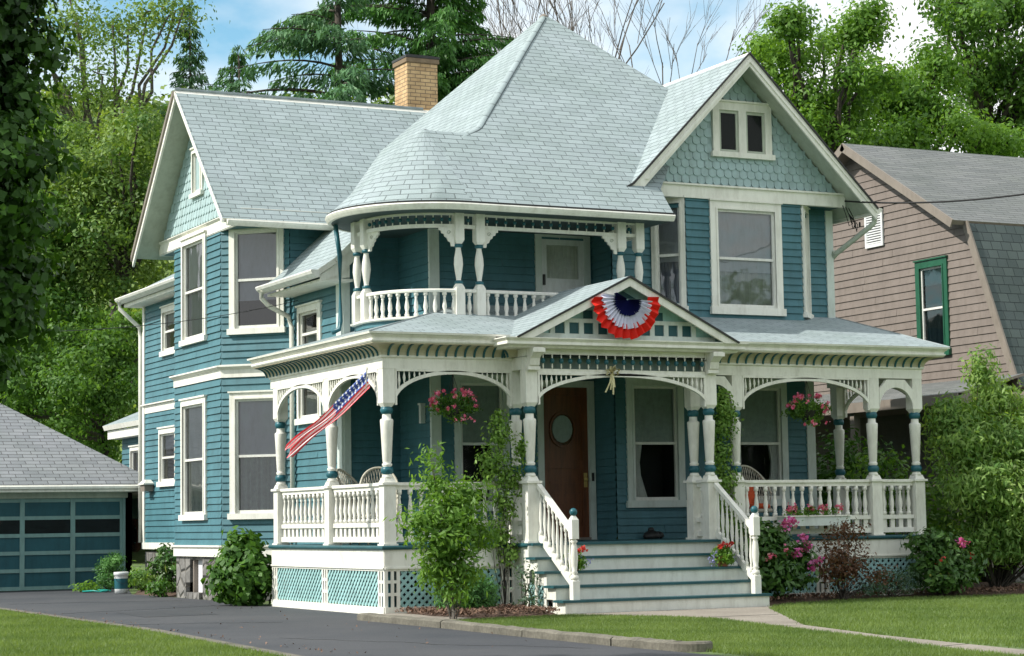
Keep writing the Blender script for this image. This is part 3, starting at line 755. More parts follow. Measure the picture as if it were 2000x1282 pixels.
g.tube([(9.72, 2.35, 5.97), (9.70, 2.55, 5.84)], .062, 'sage_soffit', 8); g.build('broken_downspout', gf)

# ================================================================== PORCH
DECK = 1.0
def ring_prof(zs): return [(r_, z, mm) if mm else (r_, z) for r_, z, mm in zs]
CP = 'cream_paint'
porch_post_prof = [(.085, .0, CP), (.075, .03, CP), (.062, .055, 'teal_trim'), (.082, .068, 'teal_trim'), (.096, .11, 'teal_trim'), (.082, .152, 'teal_trim'), (.060, .165, CP), (.074, .18, CP), (.074, .205, CP), (.058, .215, CP), (.066, .24, CP), (.092, .74, CP), (.098, .83, CP), (.094, .85, CP), (.066, .865, CP), (.064, .92, CP), (.062, .93, 'teal_trim'), (.082, .942, 'teal_trim'), (.096, .985, 'teal_trim'), (.082, 1.028, 'teal_trim'), (.060, 1.04, CP), (.062, 1.07, CP)]
pm = None
def porch_post(x, y, z1=3.57, low=True):
    global pm
    h = .095
    a = MB()
    if low:
        a.abox(x-h, x+h, y-h, y+h, DECK+.005, 1.88, 'cream_paint'); a.abox(x-h-.035, x+h+.035, y-h-.035, y+h+.035, 1.88, 1.915, 'cream_paint')
        a.abox(x-h-.02, x+h+.02, y-h-.02, y+h+.02, 1.0, 1.03, 'cream_paint')
    # flared cushion above the rail
    q0 = [(x-h, y-h, 1.915), (x+h, y-h, 1.915), (x+h, y+h, 1.915), (x-h, y+h, 1.915)]; k = .07
    q1 = [(x-k, y-k, 1.985), (x+k, y-k, 1.985), (x+k, y+k, 1.985), (x-k, y+k, 1.985)]
    a.hexa(q0, q1, 'cream_paint')
    k = .06; zt = 3.03
    q0 = [(x-k, y-k, zt-.02), (x+k, y-k, zt-.02), (x+k, y+k, zt-.02), (x-k, y+k, zt-.02)]
    q1 = [(x-h, y-h, zt+.04), (x+h, y-h, zt+.04), (x+h, y+h, zt+.04), (x-h, y+h, zt+.04)]
    o = a.build('porch_post', H, (x, y, 1.0)); a = MB(); a.hexa(q0, q1, 'cream_paint'); a.abox(x-h, x+h, y-h, y+h, zt+.04, z1, 'cream_paint'); a.build('upper_block', o)
    if pm is None:
        t = MB(); t.lathe((x, y, 1.98), porch_post_prof, CP, 14); pm = t.build('turned_shaft', o, (x, y, 1.98))
    else: dup(pm, (x, y, 1.98), o)
    return o
PO = .1
for x, y in ((PO, 4.55), (PO, 2.27), (PO, PO), (2.2, PO), (6.08, PO), (8.73, PO), (9.6, PO), (9.6, 2.25), (5.31, PO)): porch_post(x, y)
for x in (2.2, 5.31): porch_post(x, -.36, 3.88)
# deck, ceiling
outl = [(0, 4.75), (0, 0), (2.08, 0), (2.08, -.5), (5.43, -.5), (5.43, 0), (9.7, 0), (9.7, 2.43)]
inl = [(9.17, 2.43), (5.22, 2.43), (5.22, 3.13), (2.19, 3.13), (2.19, 4.4), (1.15, 4.4), (1.15, 4.75)]
d = MB(); d.face([(x, y, DECK) for x, y in outl+inl], 'deck_teal')
d.sweep(outl, [(-.05, .945), (.04, .945), (.055, .965), (.055, .985), (.04, DECK+.004), (-.05, DECK+.004)], 'deck_teal'); d.build('porch_deck', H)
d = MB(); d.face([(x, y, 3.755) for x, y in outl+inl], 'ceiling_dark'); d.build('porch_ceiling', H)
# beams
b = MB(); bp = [(-.2, 3.57), (0.0, 3.57), (.0, 3.72), (.03, 3.735), (.03, 3.765), (-.2, 3.765)]
b.sweep([(0, 4.75), (0, 0), (2.1, 0)], bp, 'cream_paint'); b.box(Fr((0, 4.55), (0, -1)), .2, 1.15, 3.58, 3.76, -.15, 0, 'cream_paint'); b.build('porch_beam', H)
b = MB(); b.sweep([(5.4, 0), (9.7, 0), (9.7, 2.43)], bp, 'cream_paint'); b.build('porch_beam', H)
# coved cornice with dark ribs
def cove(path, name='coved_cornice'):
    c = MB(); prof = []
    for k in range(7):
        t = R(90*k/6); prof.append((.03+.20*(1-math.cos(t)), 3.765+.15*math.sin(t)))
    prof2 = prof+[(.26, 3.915), (.26, 3.93), (-.1, 3.93), (-.1, 3.765)]
    c.sweep(path, prof2, 'cove_tan', caps=True)
    for i in range(len(path)-1):
        a, e = path[i], path[i+1]; L = math.hypot(e[0]-a[0], e[1]-a[1]); dx, dy = (e[0]-a[0])/L, (e[1]-a[1])/L; nx, ny = dy, -dx
        n = int(L/.165)
        for k in range(n+1):
            s0 = (k+.5)*L/(n+1)
            for j in range(6):
                pa, pb = prof[j], prof[j+1]; off = .018
                P = []
                for (o_, z_) in (pa, pb):
                    for sg in (-.014, .014): P.append((a[0]+dx*(s0+sg)+nx*(o_+off), a[1]+dy*(s0+sg)+ny*(o_+off), z_-.012))
                Q = []
                for (o_, z_) in (pa, pb):
                    for sg in (-.014, .014): Q.append((a[0]+dx*(s0+sg)+nx*(o_-.01), a[1]+dy*(s0+sg)+ny*(o_-.01), z_))
                c.hexa([Q[0], Q[1], Q[3], Q[2]], [P[0], P[1], P[3], P[2]], 'teal_trim')
    o = c.build(name, H)
    g = MB(); g.sweep(path, [(-.05, 3.93), (.27, 3.93), (.285, 3.95), (.285, 3.965), (.265, 3.97), (.27, 4.0), (.31, 4.035), (.31, 4.055), (-.05, 4.055)], 'cream_paint'); g.build('fascia', o)
    g = MB(); g.sweep(path, [(-.05, 4.057), (.325, 4.057), (.325, 4.078), (-.05, 4.078)], 'teal_trim'); g.build('drip_edge', o)
cove([(0, 4.9), (0, 0), (2.0, 0), (2.0, -.2)])
cove([(5.5, -.2), (5.5, 0), (9.7, 0), (9.7, 2.5)])
# porch roof planes
PS = .27
def pz(d_): return 4.085+PS*(d_+.31)
r = MB(); e = .34
roofpoly(r, [(-e, 4.95, pz(-e)), (-e, -e, pz(-e)), (1.3, 1.3, pz(1.3)), (1.3, 4.95, pz(1.3))], th=.03)
roofpoly(r, [(-e, -e, pz(-e)), (10.04, -e, pz(-e)), (9.72, 2.44, pz(2.44)), (2.44, 2.44, pz(2.44))], th=.03)
roofpoly(r, [(1.3, 1.3, pz(1.3)), (2.44, 2.44, pz(2.44)), (2.44, 4.95, pz(2.44)), (1.3, 4.95, pz(1.3))], th=.03)
roofpoly(r, [(10.04, -e, pz(-e)), (10.04, 2.7, pz(-e)), (9.72, 2.7, pz(2.44)), (9.72, 2.44, pz(2.44))], th=.03)
PR = r.build('porch_roof', H)
r = MB(); r.tube([(-e, -e, pz(-e)+.0), (1.9, 1.9, pz(1.9))], .014, 'ridge_shingle', 6); r.build('hip_cap', PR); r = MB(); r.tube([(10.04, -e, pz(-e)), (9.72, 2.44, pz(2.44))], .014, 'ridge_shingle', 6); r.build('hip_cap', PR)
# pediment over the entrance
PXc, PZ, PY = 3.74, 4.98, -.74; PSl = .50
r = MB()
for sg in (-1, 1):
    xe = PXc+sg*1.92; ze = PZ-PSl*1.92
    roofpoly(r, [(xe, PY, ze), (PXc, PY, PZ), (PXc, 1.9, PZ), (xe, 1.9, ze)], th=.04)
pr = r.build('entrance_roof', H)
FP = Fr((0, PY-.01), (0, -1)); FPw = Fr((0, -.52), (0, -1))
m = MB(); m.prism(FP, [(PXc-1.90, PZ-.95-.03), (PXc, PZ-.03), (PXc, PZ-.155), (PXc-1.66, PZ-.95-.03)], -.04, .0, 'cream_paint')
m.prism(FP, [(PXc+1.90, PZ-.95-.03), (PXc+1.66, PZ-.95-.03), (PXc, PZ-.155), (PXc, PZ-.03)], -.04, .0, 'cream_paint')
m.prism(FP, [(PXc-1.92, PZ-.96), (PXc, PZ+.003), (PXc, PZ-.03), (PXc-1.90, PZ-.98)], -.02, .025, 'dark_metal')
m.prism(FP, [(PXc+1.92, PZ-.96), (PXc+1.90, PZ-.98), (PXc, PZ-.03), (PXc, PZ+.003)], -.02, .025, 'dark_metal')
m.build('rake_board', pr)
m = MB(); m.sweep([(PXc-1.86, 0), (PXc-1.86, -.5), (PXc+1.86, -.5), (PXc+1.86, 0)], [(-.2, 3.87), (.10, 3.87), (.12, 3.90), (.20, 3.915), (.20, 3.93), (.19, 3.96), (.235, 4.0), (.235, 4.015), (-.2, 4.03)], 'cream_paint'); m.build('entrance_cornice', H)
m = MB(); m.prism(FPw, [(PXc-1.78, 4.02), (PXc+1.78, 4.02), (PXc, 4.90)], -.05, 0, 'lattice_teal')
m.box(FPw, PXc-1.6, PXc+1.6, 4.02, 4.10, 0, .03, 'cool_trim'); m.box(FPw, PXc-1.2, PXc+1.2, 4.27, 4.33, 0, .026, 'cool_trim')
for k in range(-5, 6): m.box(FPw, PXc+k*.245-.04, PXc+k*.245+.04, 4.10, 4.27, 0, .024, 'cool_trim')
for k in range(-5, 5): m.box(FPw, PXc+k*.245+.045, PXc+k*.245+.2, 4.105, 4.265, 0, .006, 'dark_teal_panel')
for k in (-3, -2, -1, 0, 1, 2): m.box(FPw, PXc+k*.245+.045, PXc+k*.245+.2, 4.335, 4.46, 0, .006, 'dark_teal_panel')
for k in (-2, -1, 0, 1, 2): m.box(FPw, PXc+k*.245-.04, PXc+k*.245+.04, 4.33, 4.48, 0, .024, 'cool_trim')
m.prism(FPw, [(PXc-.22, 4.66), (PXc+.22, 4.66), (PXc, 4.77)], 0, .012, 'dark_teal_panel')
m.build('pediment_panel', H)
# entrance frieze
FE2 = Fr((0, -.45), (0, -1))
m = MB(); m.box(FE2, 2.3, 5.21, 3.79, 3.87, -.08, .0, 'cream_paint'); m.box(FE2, 2.3, 5.21, 3.52, 3.575, -.07, .0, 'cream_paint')
m.box(FE2, 2.3, 5.21, 3.575, 3.79, -.20, -.16, 'frieze_grey')
m.box(Fr((2.1, 0), (-1, 0)), -.05, .36, 3.57, 3.87, -.1, .0, 'cream_paint'); m.box(Fr((5.41, 0), (1, 0)), -.36, .05, 3.57, 3.87, -.1, .0, 'cream_paint')
fr = m.build('entrance_frieze', H)
sp = None
for k in range(19):
    x = 2.3+(k+.5)*2.91/19; p = (x, -.485, 3.575)
    if sp is None:
        t = MB(); t.lathe(p, [(.008, 0, 'cream_paint'), (.013, .03, 'cream_paint'), (.009, .075, 'teal_trim'), (.030, .09, 'teal_trim'), (.038, .115, 'teal_trim'), (.030, .14, 'teal_trim'), (.009, .155, 'cream_paint'), (.013, .18, 'cream_paint'), (.008, .215)], 'cream_paint', 8); sp = t.build('frieze_spindle', fr, p)
    else: dup(sp, p, fr)
for x in (2.2, 5.31):
    c = MB(); Fk = Fr((x-.08, 0), (-1, 0))
    c.prism(Fk, [(.455, 3.54), (.51, 3.54), (.53, 3.60), (.56, 3.62), (.58, 3.72), (.66, 3.78), (.70, 3.80), (.70, 3.87), (.455, 3.87)], -.16, 0, 'cream_paint')
    c.box(Fr((0, -.51), (0, -1)), x-.1, x+.1, 3.55, 3.60, 0, .035, 'cream_paint'); c.box(Fr((0, -.70), (0, -1)), x-.1, x+.1, 3.80, 3.86, -.02, .015, 'cream_paint'); c.build('corbel', H)
# arched fretwork
def arch(F, u0, u1, ztop, zs, zc, nsp=6, solid=False, dep=.05, par=None):
    a = MB(); um = (u0+u1)/2; hw = (u1-u0)/2; n = 28; th = .055
    def e_(t, off=0.): return (um-(hw+off)*math.cos(t), zs+(zc-zs+off)*math.sin(t))
    if solid:
        for k in range(n):
            t0, t1 = math.pi*k/n, math.pi*(k+1)/n; p, q = e_(t0), e_(t1)
            sh = min(hw, .16)
            zt0 = ztop if abs(p[0]-um) < hw-.16 else ztop; zt1 = ztop
            def top(x):
                dd = abs(x-um); 
                return ztop-.02 if dd < hw*.55 else ztop-.02-max(0, .16-((hw-dd)/(hw*.45))*.16)
            a.hexa([F(*p, 0), F(*q, 0), F(q[0], max(top(q[0]), q[1]+.05), 0), F(p[0], max(top(p[0]), p[1]+.05), 0)], [F(*p, dep), F(*q, dep), F(q[0], max(top(q[0]), q[1]+.05), dep), F(p[0], max(top(p[0]), p[1]+.05), dep)], 'cream_paint')
        return a.build('arch_panel', par or H)
    for k in range(n):
        t0, t1 = math.pi*k/n, math.pi*(k+1)/n
        p, q, p2, q2 = e_(t0, -.0), e_(t1, -.0), e_(t0, th), e_(t1, th)
        p2 = (min(max(p2[0], u0), u1), min(p2[1], ztop)); q2 = (min(max(q2[0], u0), u1), min(q2[1], ztop))
        a.hexa([F(*p, 0), F(*q, 0), F(*q2, 0), F(*p2, 0)], [F(*p, dep), F(*q, dep), F(*q2, dep), F(*p2, dep)], 'cream_paint')
    a.box(F, u0, u1, ztop-.035, ztop, 0, dep, 'cream_paint')
    for x in (u0, u1-.03): a.box(F, x, x+.03, zs-.02, ztop-.035, .005, dep-.005, 'cream_paint')
    o = a.build('arch_fretwork', par or H)
    for side in (0, 1):
        for k in range(nsp):
            u = (u0+.07+k*.082) if side == 0 else (u1-.07-k*.082)
            x = abs(u-um)/hw; zb = zs+(zc-zs)*math.sqrt(max(0, 1-x*x))+th*.8
            L = ztop-.035-zb
            if L < .045: continue
            p = F(u, zb, dep/2); mid = L/2; w_ = .024 if L > .15 else .016
            t = MB(); t.lathe(p, [(.008, 0), (.009, L*.12), (w_, mid), (.009, L*.88), (.008, L)], 'cream_paint', 6); t.build('spindle', o, p)
    return o
F0 = Fr((0, .05), (0, -1)); FLp = Fr((.05, 0), (-1, 0))
arch(F0, .2, 2.1, 3.57, 3.06, 3.50, 8)
arch(F0, 6.18, 8.63, 3.57, 3.06, 3.50, 9)
arch(Fr((0, -.42), (0, -1)), 2.3, 5.21, 3.52, 3.06, 3.47, 9)
arch(FLp, -2.17, -.2, 3.57, 3.06, 3.50, 8)
arch(FLp, -4.45, -2.37, 3.57, 3.06, 3.50, 8)
arch(F0, 5.41, 5.98, 3.57, 3.08, 3.42, solid=True)
arch(F0, 8.83, 9.50, 3.57, 3.08, 3.42, solid=True)
arch(Fr((9.65, 0), (1, 0)), .2, 2.15, 3.57, 3.06, 3.50, 8)
# railings
bal_prof = [(.03, 0), (.03, .05), (.018, .06), (.026, .075), (.018, .09), (.030, .17), (.026, .22), (.014, .33), (.020, .36), (.013, .375), (.030, .39), (.030, .45)]
def mkprof(H_): return [(r_*(1.3 if H_ < .6 else .95), z/.45*H_) for r_, z in bal_prof]
bmeshes = {}
def baluster(p, h, par, mm='cream_paint'):
    key = (round(h, 3), mm)
    if key in bmeshes: return dup(bmeshes[key], p, par)
    t = MB(); t.lathe(p, mkprof(h), mm, 8); bmeshes[key] = t.build('baluster', par, p); return bmeshes[key]
def railing(F, u0, u1, nb, slats=True, z=1.0):
    a = MB()
    h_ = MB(); h_.box(F, u0, u1, z+.87, z+.915, -.06, .06, 'cream_paint'); h_.box(F, u0, u1, z+.81, z+.87, -.03, .03, 'cream_paint')
    a.box(F, u0, u1, z+.27, z+.335, -.035, .035, 'cream_paint'); a.box(F, u0, u1, z+.05, z+.13, -.035, .035, 'cream_paint')
    n2 = int(nb*1.0)
    for k in range(n2):
        u = u0+(k+.5)*(u1-u0)/n2; hw = (u1-u0)/n2*.24; a.box(F, u-hw, u+hw, z+.13, z+.27, -.012, .012, 'cream_paint')
    o = a.build('railing', H); h_.build('hand_rail', o)
    for k in range(nb): baluster(F(u0+(k+.5)*(u1-u0)/nb, z+.335, 0), .475, o)
    return o
Fr0 = Fr((0, PO), (0, -1)); FrL = Fr((PO, 0), (-1, 0))
railing(FrL, -4.45, -2.37, 11); railing(FrL, -2.17, -.2, 11)
railing(Fr0, .2, 2.1, 11); railing(Fr0, 5.41, 5.98, 3); railing(Fr0, 6.18, 8.63, 14); railing(Fr0, 8.83, 9.5, 4)
railing(Fr((9.6, 0), (1, 0)), .2, 2.15, 11)
railing(Fr((2.2, 0), (-1, 0)), -.005, .26, 1); railing(Fr((5.31, 0), (1, 0)), -.26, .005, 1)
railing(Fr((0, 4.6), (0, 1)), -1.1, -.2, 4)
# skirt: white board, lattice framing
def lattice_panel(mb, F, u0, u1, z0, z1, m='lattice_teal', st=.118, wd=.042):
    Hh = z1-z0; u = u0-Hh
    for sg, w_ in ((1, .0), (-1, -.012)):
        x = u0-Hh
        while x < u1+ (0 if sg > 0 else Hh):
            # strip from (x, z0) going at 45 degrees; clip in u
            if sg > 0: pts = [(x, z0), (x+Hh, z1)]
            else: pts = [(x, z0), (x-Hh, z1)]
            (ua, za), (ub, zb) = pts
            def zat(u_): return za+(u_-ua)*(zb-za)/(ub-ua)
            lo, hi = max(min(ua, ub), u0), min(max(ua, ub), u1)
            if hi-lo > .02:
                h = wd*.707
                a, b_ = (lo, zat(lo)), (hi, zat(hi))
                mb.prism(F, [(a[0], a[1]-h), (b_[0], b_[1]-h), (b_[0], b_[1]+h), (a[0], a[1]+h)], w_-.01, w_, m)
            x += st
    mb.box(F, u0, u1, z0, z1, -.30, -.28, 'interior_dark')  # near-black sheet painted for the shade behind the lattice
def skirt(F, u0, u1, splits, trim='cream_paint'):
    a = MB(); a.box(F, u0, u1, .68, .945, -.04, .012, trim); a.box(F, u0, u1, .665, .69, -.04, .03, trim); a.box(F, u0, u1, -.12, .12, -.04, .02, trim)
    bw_ = .24; xs = []
    edges = [u0]+splits+[u1]
    for i, e_ in enumerate(edges):
        c = e_+bw_/2 if i == 0 else (e_-bw_/2 if i == len(edges)-1 else e_); xs.append((c-bw_/2, c+bw_/2))
    for x0, x1 in xs:
        for q in (x0, (x0+x1)/2-.025, x1-.05): a.box(F, q, q+.05, .12, .665, -.03, .005, trim)
        for zq in (.28, .46): a.box(F, x0+.05, x1-.05, zq, zq+.045, -.028, .003, trim)
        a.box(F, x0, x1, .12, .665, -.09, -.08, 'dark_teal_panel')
    a.box(F, u0, u1, .635, .666, -.035, .008, trim)
    o = a.build('porch_skirt', H)
    for i in range(len(xs)-1):
        b_ = MB(); lattice_panel(b_, F, xs[i][1], xs[i+1][0], .12, .64); b_.build('lattice', o)
Fsk = Fr((0, .0), (0, -1)); FskL = Fr((0, 0), (-1, 0))
skirt(FskL, -4.7, 0, [-2.35]); skirt(Fsk, 0.0, 2.1, [])
skirt(Fsk, 5.5, 9.7, [7.6]); skirt(Fr((9.7, 0), (1, 0)), 0, 2.4, [])
a = MB(); Fe = Fr((2.08, 0), (-1, 0)); a.box(Fe, 0, .5, -.1, .945, -.05, 0, 'cream_paint'); a.build('entrance_base', H); a = MB(); a.box(Fr((5.43, 0), (1, 0)), -.5, 0, -.1, .945, -.05, 0, 'cream_paint')
a.build('entrance_base', H)

# front steps
st = MB(); N_S = [(-1.72, .2), (-1.44, .4), (-1.16, .6), (-.88, .8), (-.60, 1.0)]
X0s, X1s = 2.04, 5.46
for i, (y, z) in enumerate(N_S):
    st.abox(X0s, X1s, y+.03, y+.06, z-.2+(.0 if i else -.05), z-.035, 'riser_paint')
stp = st.build('front_steps', H)
for i, (y, z) in enumerate(N_S[:-1]):
    t = MB(); t.abox(X0s-.05, X1s+.04, y, y+.31, z-.035, z, 'deck_teal'); t.build('tread', stp)
t = MB(); t.abox(X0s+.05, X1s-.05, -.62, -.5, .965, .999, 'deck_teal'); t.build('tread', stp)
for xs_, wn in ((X0s, (-1, 0)), (X1s, (1, 0))):
    t = MB(); F = Fr((xs_, 0), wn); sg = -1 if wn[0] < 0 else 1
    for y, z in N_S[:-1]:
        yy = (y+.06)*sg; yb = -.5*sg
        t.box(F, min(yy, (y+.14)*sg), max(yy, (y+.14)*sg), 0, z-.035, -.03, -.005, 'cream_paint')
        t.box(F, min((y+.06)*sg, (y+.34)*sg), max((y+.06)*sg, (y+.34)*sg), z-.2, z-.035, -.04, -.012, 'cream_paint')
    t.box(F, min(-1.6*sg, -.5*sg), max(-1.6*sg, -.5*sg), -.05, .1, -.03, -.002, 'cream_paint')
    t.build('stair_stringer', stp)
for xs_, wn in ((X0s, (-1, 0)), (X1s, (1, 0))):
    F = Fr((xs_-.02*(1 if wn[0] > 0 else -1), 0), wn); sg = -1 if wn[0] < 0 else 1
    q = MB(); lattice_panel(q, F, min(-1.1*sg, -.5*sg), max(-1.1*sg, -.5*sg), .1, .42); q.build('lattice', stp)
np_prof = [(.05, .0), (.062, .02), (.055, .06), (.030, .08), (.052, .10), (.035, .13), (.045, .2), (.055, .32), (.040, .48), (.032, .52), (.056, .545), (.032, .57), (.05, .6)]
sr_ = None
for x in (2.28, 5.34):
    a = MB(); a.abox(x-.055, x+.055, -1.585, -1.475, .2, .46, 'cream_paint'); a.hexa([(x-.055, -1.585, .46), (x+.055, -1.585, .46), (x+.055, -1.475, .46), (x-.055, -1.475, .46)], [(x-.03, -1.56, .50), (x+.03, -1.56, .50), (x+.03, -1.50, .50), (x-.03, -1.50, .50)], 'cream_paint')
    a.lathe((x, -1.53, .48), np_prof, 'cream_paint', 12); a.abox(x-.055, x+.055, -1.585, -1.475, 1.06, 1.33, 'cream_paint')
    a.hexa([(x-.055, -1.585, 1.33), (x+.055, -1.585, 1.33), (x+.055, -1.475, 1.33), (x-.055, -1.475, 1.33)], [(x-.025, -1.555, 1.39), (x+.025, -1.555, 1.39), (x+.025, -1.505, 1.39), (x-.025, -1.505, 1.39)], 'cream_paint')
    nw = a.build('newel_post', H, (x, -1.53, .2))
    t = MB(); t.lathe((x, -1.53, 1.385), [(.018, 0), (.03, .012), (.05, .03), (.056, .06), (.05, .085), (.03, .108), (.005, .115)], 'teal_trim', 12); t.build('finial', nw)
    a = MB(); A, B = Vector((x, -.44, 1.86)), Vector((x, -1.49, 1.16)); a.bar(A, B, .075, .06, 'cream_paint')
    A2, B2 = Vector((x, -.44, 1.12)), Vector((x, -1.49, .42)); a.bar(A2, B2, .05, .10, 'cream_paint')
    o = a.build('stair_railing', H)
    for k in range(8):
        f_ = (k+.6)/8.2; p = A2+(B2-A2)*f_; baluster((p.x, p.y, p.z+.03), .68, o)

# front door
FMd = Fr((0, 3.13), (0, -1))
d = MB(); x0, x1 = 4.22, 5.08; z0, z1 = 1.03, 3.56
for q in ((x0-.11, x0, 1.0, z1), (x1, x1+.11, 1.0, z1), (x0-.11, x1+.11, z1, z1+.11)): d.box(FMd, *q, -.03, .05, 'cool_trim')
d.box(FMd, x0, x1, 1.0, 1.04, -.1, .06, 'brown_trim')
df = d.build('front_door_frame', H)
d = MB(); d.box(FMd, x0, x0+.12, z0, z1, -.06, -.01, 'door_wood'); d.box(FMd, x1-.12, x1, z0, z1, -.06, -.01, 'door_wood')
d.box(FMd, x0+.12, x1-.12, z1-.14, z1, -.06, -.01, 'door_wood'); d.box(FMd, x0+.12, x1-.12, z0, z0+.2, -.06, -.01, 'door_wood'); d.box(FMd, x0+.12, x1-.12, 2.2, 2.34, -.06, -.01, 'door_wood')
d.box(FMd, x0+.12, x1-.12, z0+.2, z1-.14, -.06, -.03, 'door_wood')
for k in range(5): d.box(FMd, x0+.13, x1-.13, 1.28+k*.165, 1.32+k*.165, -.03, -.018, 'door_wood')
dr = d.build('front_door', H)
t = MB(); ov = [(4.60+.235*math.cos(2*math.pi*k/24), 2.85+.28*math.sin(2*math.pi*k/24)) for k in range(24)]
t.prism(FMd, ov, -.028, -.015, 'dark_glass'); t.build('oval_pane', dr)
t = MB(); t.prism(FMd, [(u, z) for u, z in [(4.60+.19*math.cos(a_), 2.86+.23*math.sin(a_)) for a_ in [R(q) for q in range(0, 360, 20)]]], -.029, -.012, 'curtain_dim'); t.build('pane_curtain', dr)
t = MB()
for k in range(24):
    p = ov[k]; q = ov[(k+1) % 24]; t.bar(FMd(p[0], p[1], -.012), FMd(q[0], q[1], -.012), .03, .03, 'door_wood')
t.build('oval_moulding', dr)
t = MB(); t.lathe(FMd(x1-.06, 1.98, .02), [(.015, 0), (.035, .02), (.035, .05), (.015, .065)], 'brass', 10); t.box(FMd, x1-.09, x1-.03, 1.88, 2.12, -.01, .005, 'brass'); t.build('door_handle', dr)
t = MB(); t.box(FMd, x1+.03, x1+.07, 1.98, 2.12, .05, .07, 'dark_metal'); t.build('doorbell', df)
t = MB(); t.box(FI, -3.42, -3.34, 2.95, 3.25, .02, .10, 'plastic_white'); t.box(FI, -3.43, -3.33, 3.25, 3.28, .02, .12, 'plastic_white'); t.build('porch_lantern', H)
# balcony door
d = MB(); x0, x1, z1 = 4.24, 5.05, 6.10
for q in ((x0-.12, x0, 4.4, z1), (x1, x1+.12, 4.4, z1), (x0-.12, x1+.12, z1, z1+.1)): d.box(FMd, *q, -.03, .045, 'cool_trim')
for q in ((x0, x0+.1, 4.4, z1), (x1-.1, x1, 4.4, z1), (x0+.1, x1-.1, z1-.13, z1), (x0+.1, x1-.1, 4.4, 5.40)): d.box(FMd, *q, -.03, .02, 'plastic_white')
bd_ = d.build('balcony_door', H)
t = MB(); t.face([FMd(x0+.1, 5.38, .005), FMd(x1-.1, 5.38, .005), FMd(x1-.1, z1-.1, .005), FMd(x0+.1, z1-.1, .005)], 'dark_glass'); t.build('pane', bd_)
t = MB()
for k in range(16):
    a_ = x0+.1+(x1-x0-.2)*k/16; b_ = x0+.1+(x1-x0-.2)*(k+1)/16; t.face([FMd(a_, 5.38, -.02-.012*(k % 2)), FMd(b_, 5.38, -.02-.012*((k+1) % 2)), FMd(b_, z1-.1, -.02-.012*((k+1) % 2)), FMd(a_, z1-.1, -.02-.012*(k % 2))], 'curtain_cloth')
t.build('pane_curtain', bd_)
t = MB(); t.box(FMd, x0+.02, x0+.06, 5.28, 5.46, .02, .05, 'dark_metal'); t.build('door_handle', bd_)

# ================================================================== BALCONY
BR, BX, BY = 1.15, 1.92, 2.55
bp_ = [(1.3, 3.12), (.82, 3.02)]
bp_ += [(BX-BR*math.cos(R(t)), BY-BR*math.sin(R(t))) for t in range(0, 91, 5)]
bp_ += [(5.25, 1.4), (5.25, 2.43)]
w_ = MB()
for k in range(4):
    z = 4.05+.113*k; w_.sweep(bp_, [(0, z), (.016, z), (.002, z+.113), (0, z+.113)], 'teal_siding', caps=False)
w_.build('balcony_apron', H)
w_ = MB(); w_.sweep(bp_, [(-.1, 4.47), (.05, 4.47), (.07, 4.485), (.07, 4.515), (-.1, 4.52)], 'cream_paint'); w_.build('balcony_rim', H)
w_ = MB(); w_.face([(x, y, 4.515) for x, y in bp_]+[(5.22, 3.13, 4.515), (2.19, 3.13, 4.515), (2.19, 4.4, 4.515)], 'deck_teal'); w_.build('balcony_floor', H)
ip = [(.82, 2.98)]+[(BX-(BR-.05)*math.cos(R(t)), BY-(BR-.05)*math.sin(R(t))) for t in range(0, 91, 5)]+[(5.2, 1.45), (5.2, 2.43)]
w_ = MB(); w_.sweep(ip, [(-.045, 4.90), (.045, 4.90), (.05, 4.93), (.03, 4.95), (-.03, 4.95), (-.05, 4.93)], 'cream_paint'); rl = w_.build('balcony_rail', H)
def bb(x, y): baluster((x, y, 4.52), .385, rl)
for k in range(11):
    t = R(8+(84-2)*k/10.6); bb(BX-(BR-.05)*math.cos(t), BY-(BR-.05)*math.sin(t))
bb(.84, 2.76); bb(2.1, 1.45)
for k in range(15): bb(2.42+k*.163, 1.45)
bb(4.99, 1.45)
for k in range(5): bb(5.2, 1.62+k*.17)
bprof = [(.05, 0, 'cream_paint'), (.062, .02, 'teal_trim'), (.07, .04, 'teal_trim'), (.062, .065, 'teal_trim'), (.04, .075, 'cream_paint'), (.038, .10), (.055, .2), (.072, .33), (.066, .43), (.042, .56), (.04, .585), (.045, .59, 'teal_trim'), (.068, .605, 'teal_trim'), (.068, .635, 'teal_trim'), (.045, .65, 'cream_paint'), (.045, .67)]
bsh = None
def bpost(x, y, an=0):
    global bsh
    a = MB(); h = .075
    F = Fr((x, y), (math.sin(an), -math.cos(an)))
    a.box(F, -h, h, 4.52, 4.96, -h, h, 'cream_paint')
    a.hexa([F(-h, 4.96, -h), F(h, 4.96, -h), F(h, 4.96, h), F(-h, 4.96, h)], [F(-.05, 5.02, -.05), F(.05, 5.02, -.05), F(.05, 5.02, .05), F(-.05, 5.02, .05)], 'cream_paint')
    o = a.build('balcony_post', H, (x, y, 4.52)); a = MB()
    a.hexa([F(-.045, 5.66, -.045), F(.045, 5.66, -.045), F(.045, 5.66, .045), F(-.045, 5.66, .045)], [F(-h, 5.72, -h), F(h, 5.72, -h), F(h, 5.72, h), F(-h, 5.72, h)], 'cream_paint')
    a.box(F, -h, h, 5.72, 6.18, -h, h, 'cream_paint'); a.build('upper_block', o)
    if bsh is None: t = MB(); t.lathe((x, y, 5.01), bprof, 'cream_paint', 14); bsh = t.build('turned_shaft', o, (x, y, 5.01))
    else: dup(bsh, (x, y, 5.01), o)
QL = [(.82, 2.93, -math.pi/2), (.82, 2.55, -math.pi/2), (1.92, 1.45, 0), (2.28, 1.45, 0), (4.83, 1.45, 0), (5.17, 1.45, 0)]
for q in QL: bpost(*q)
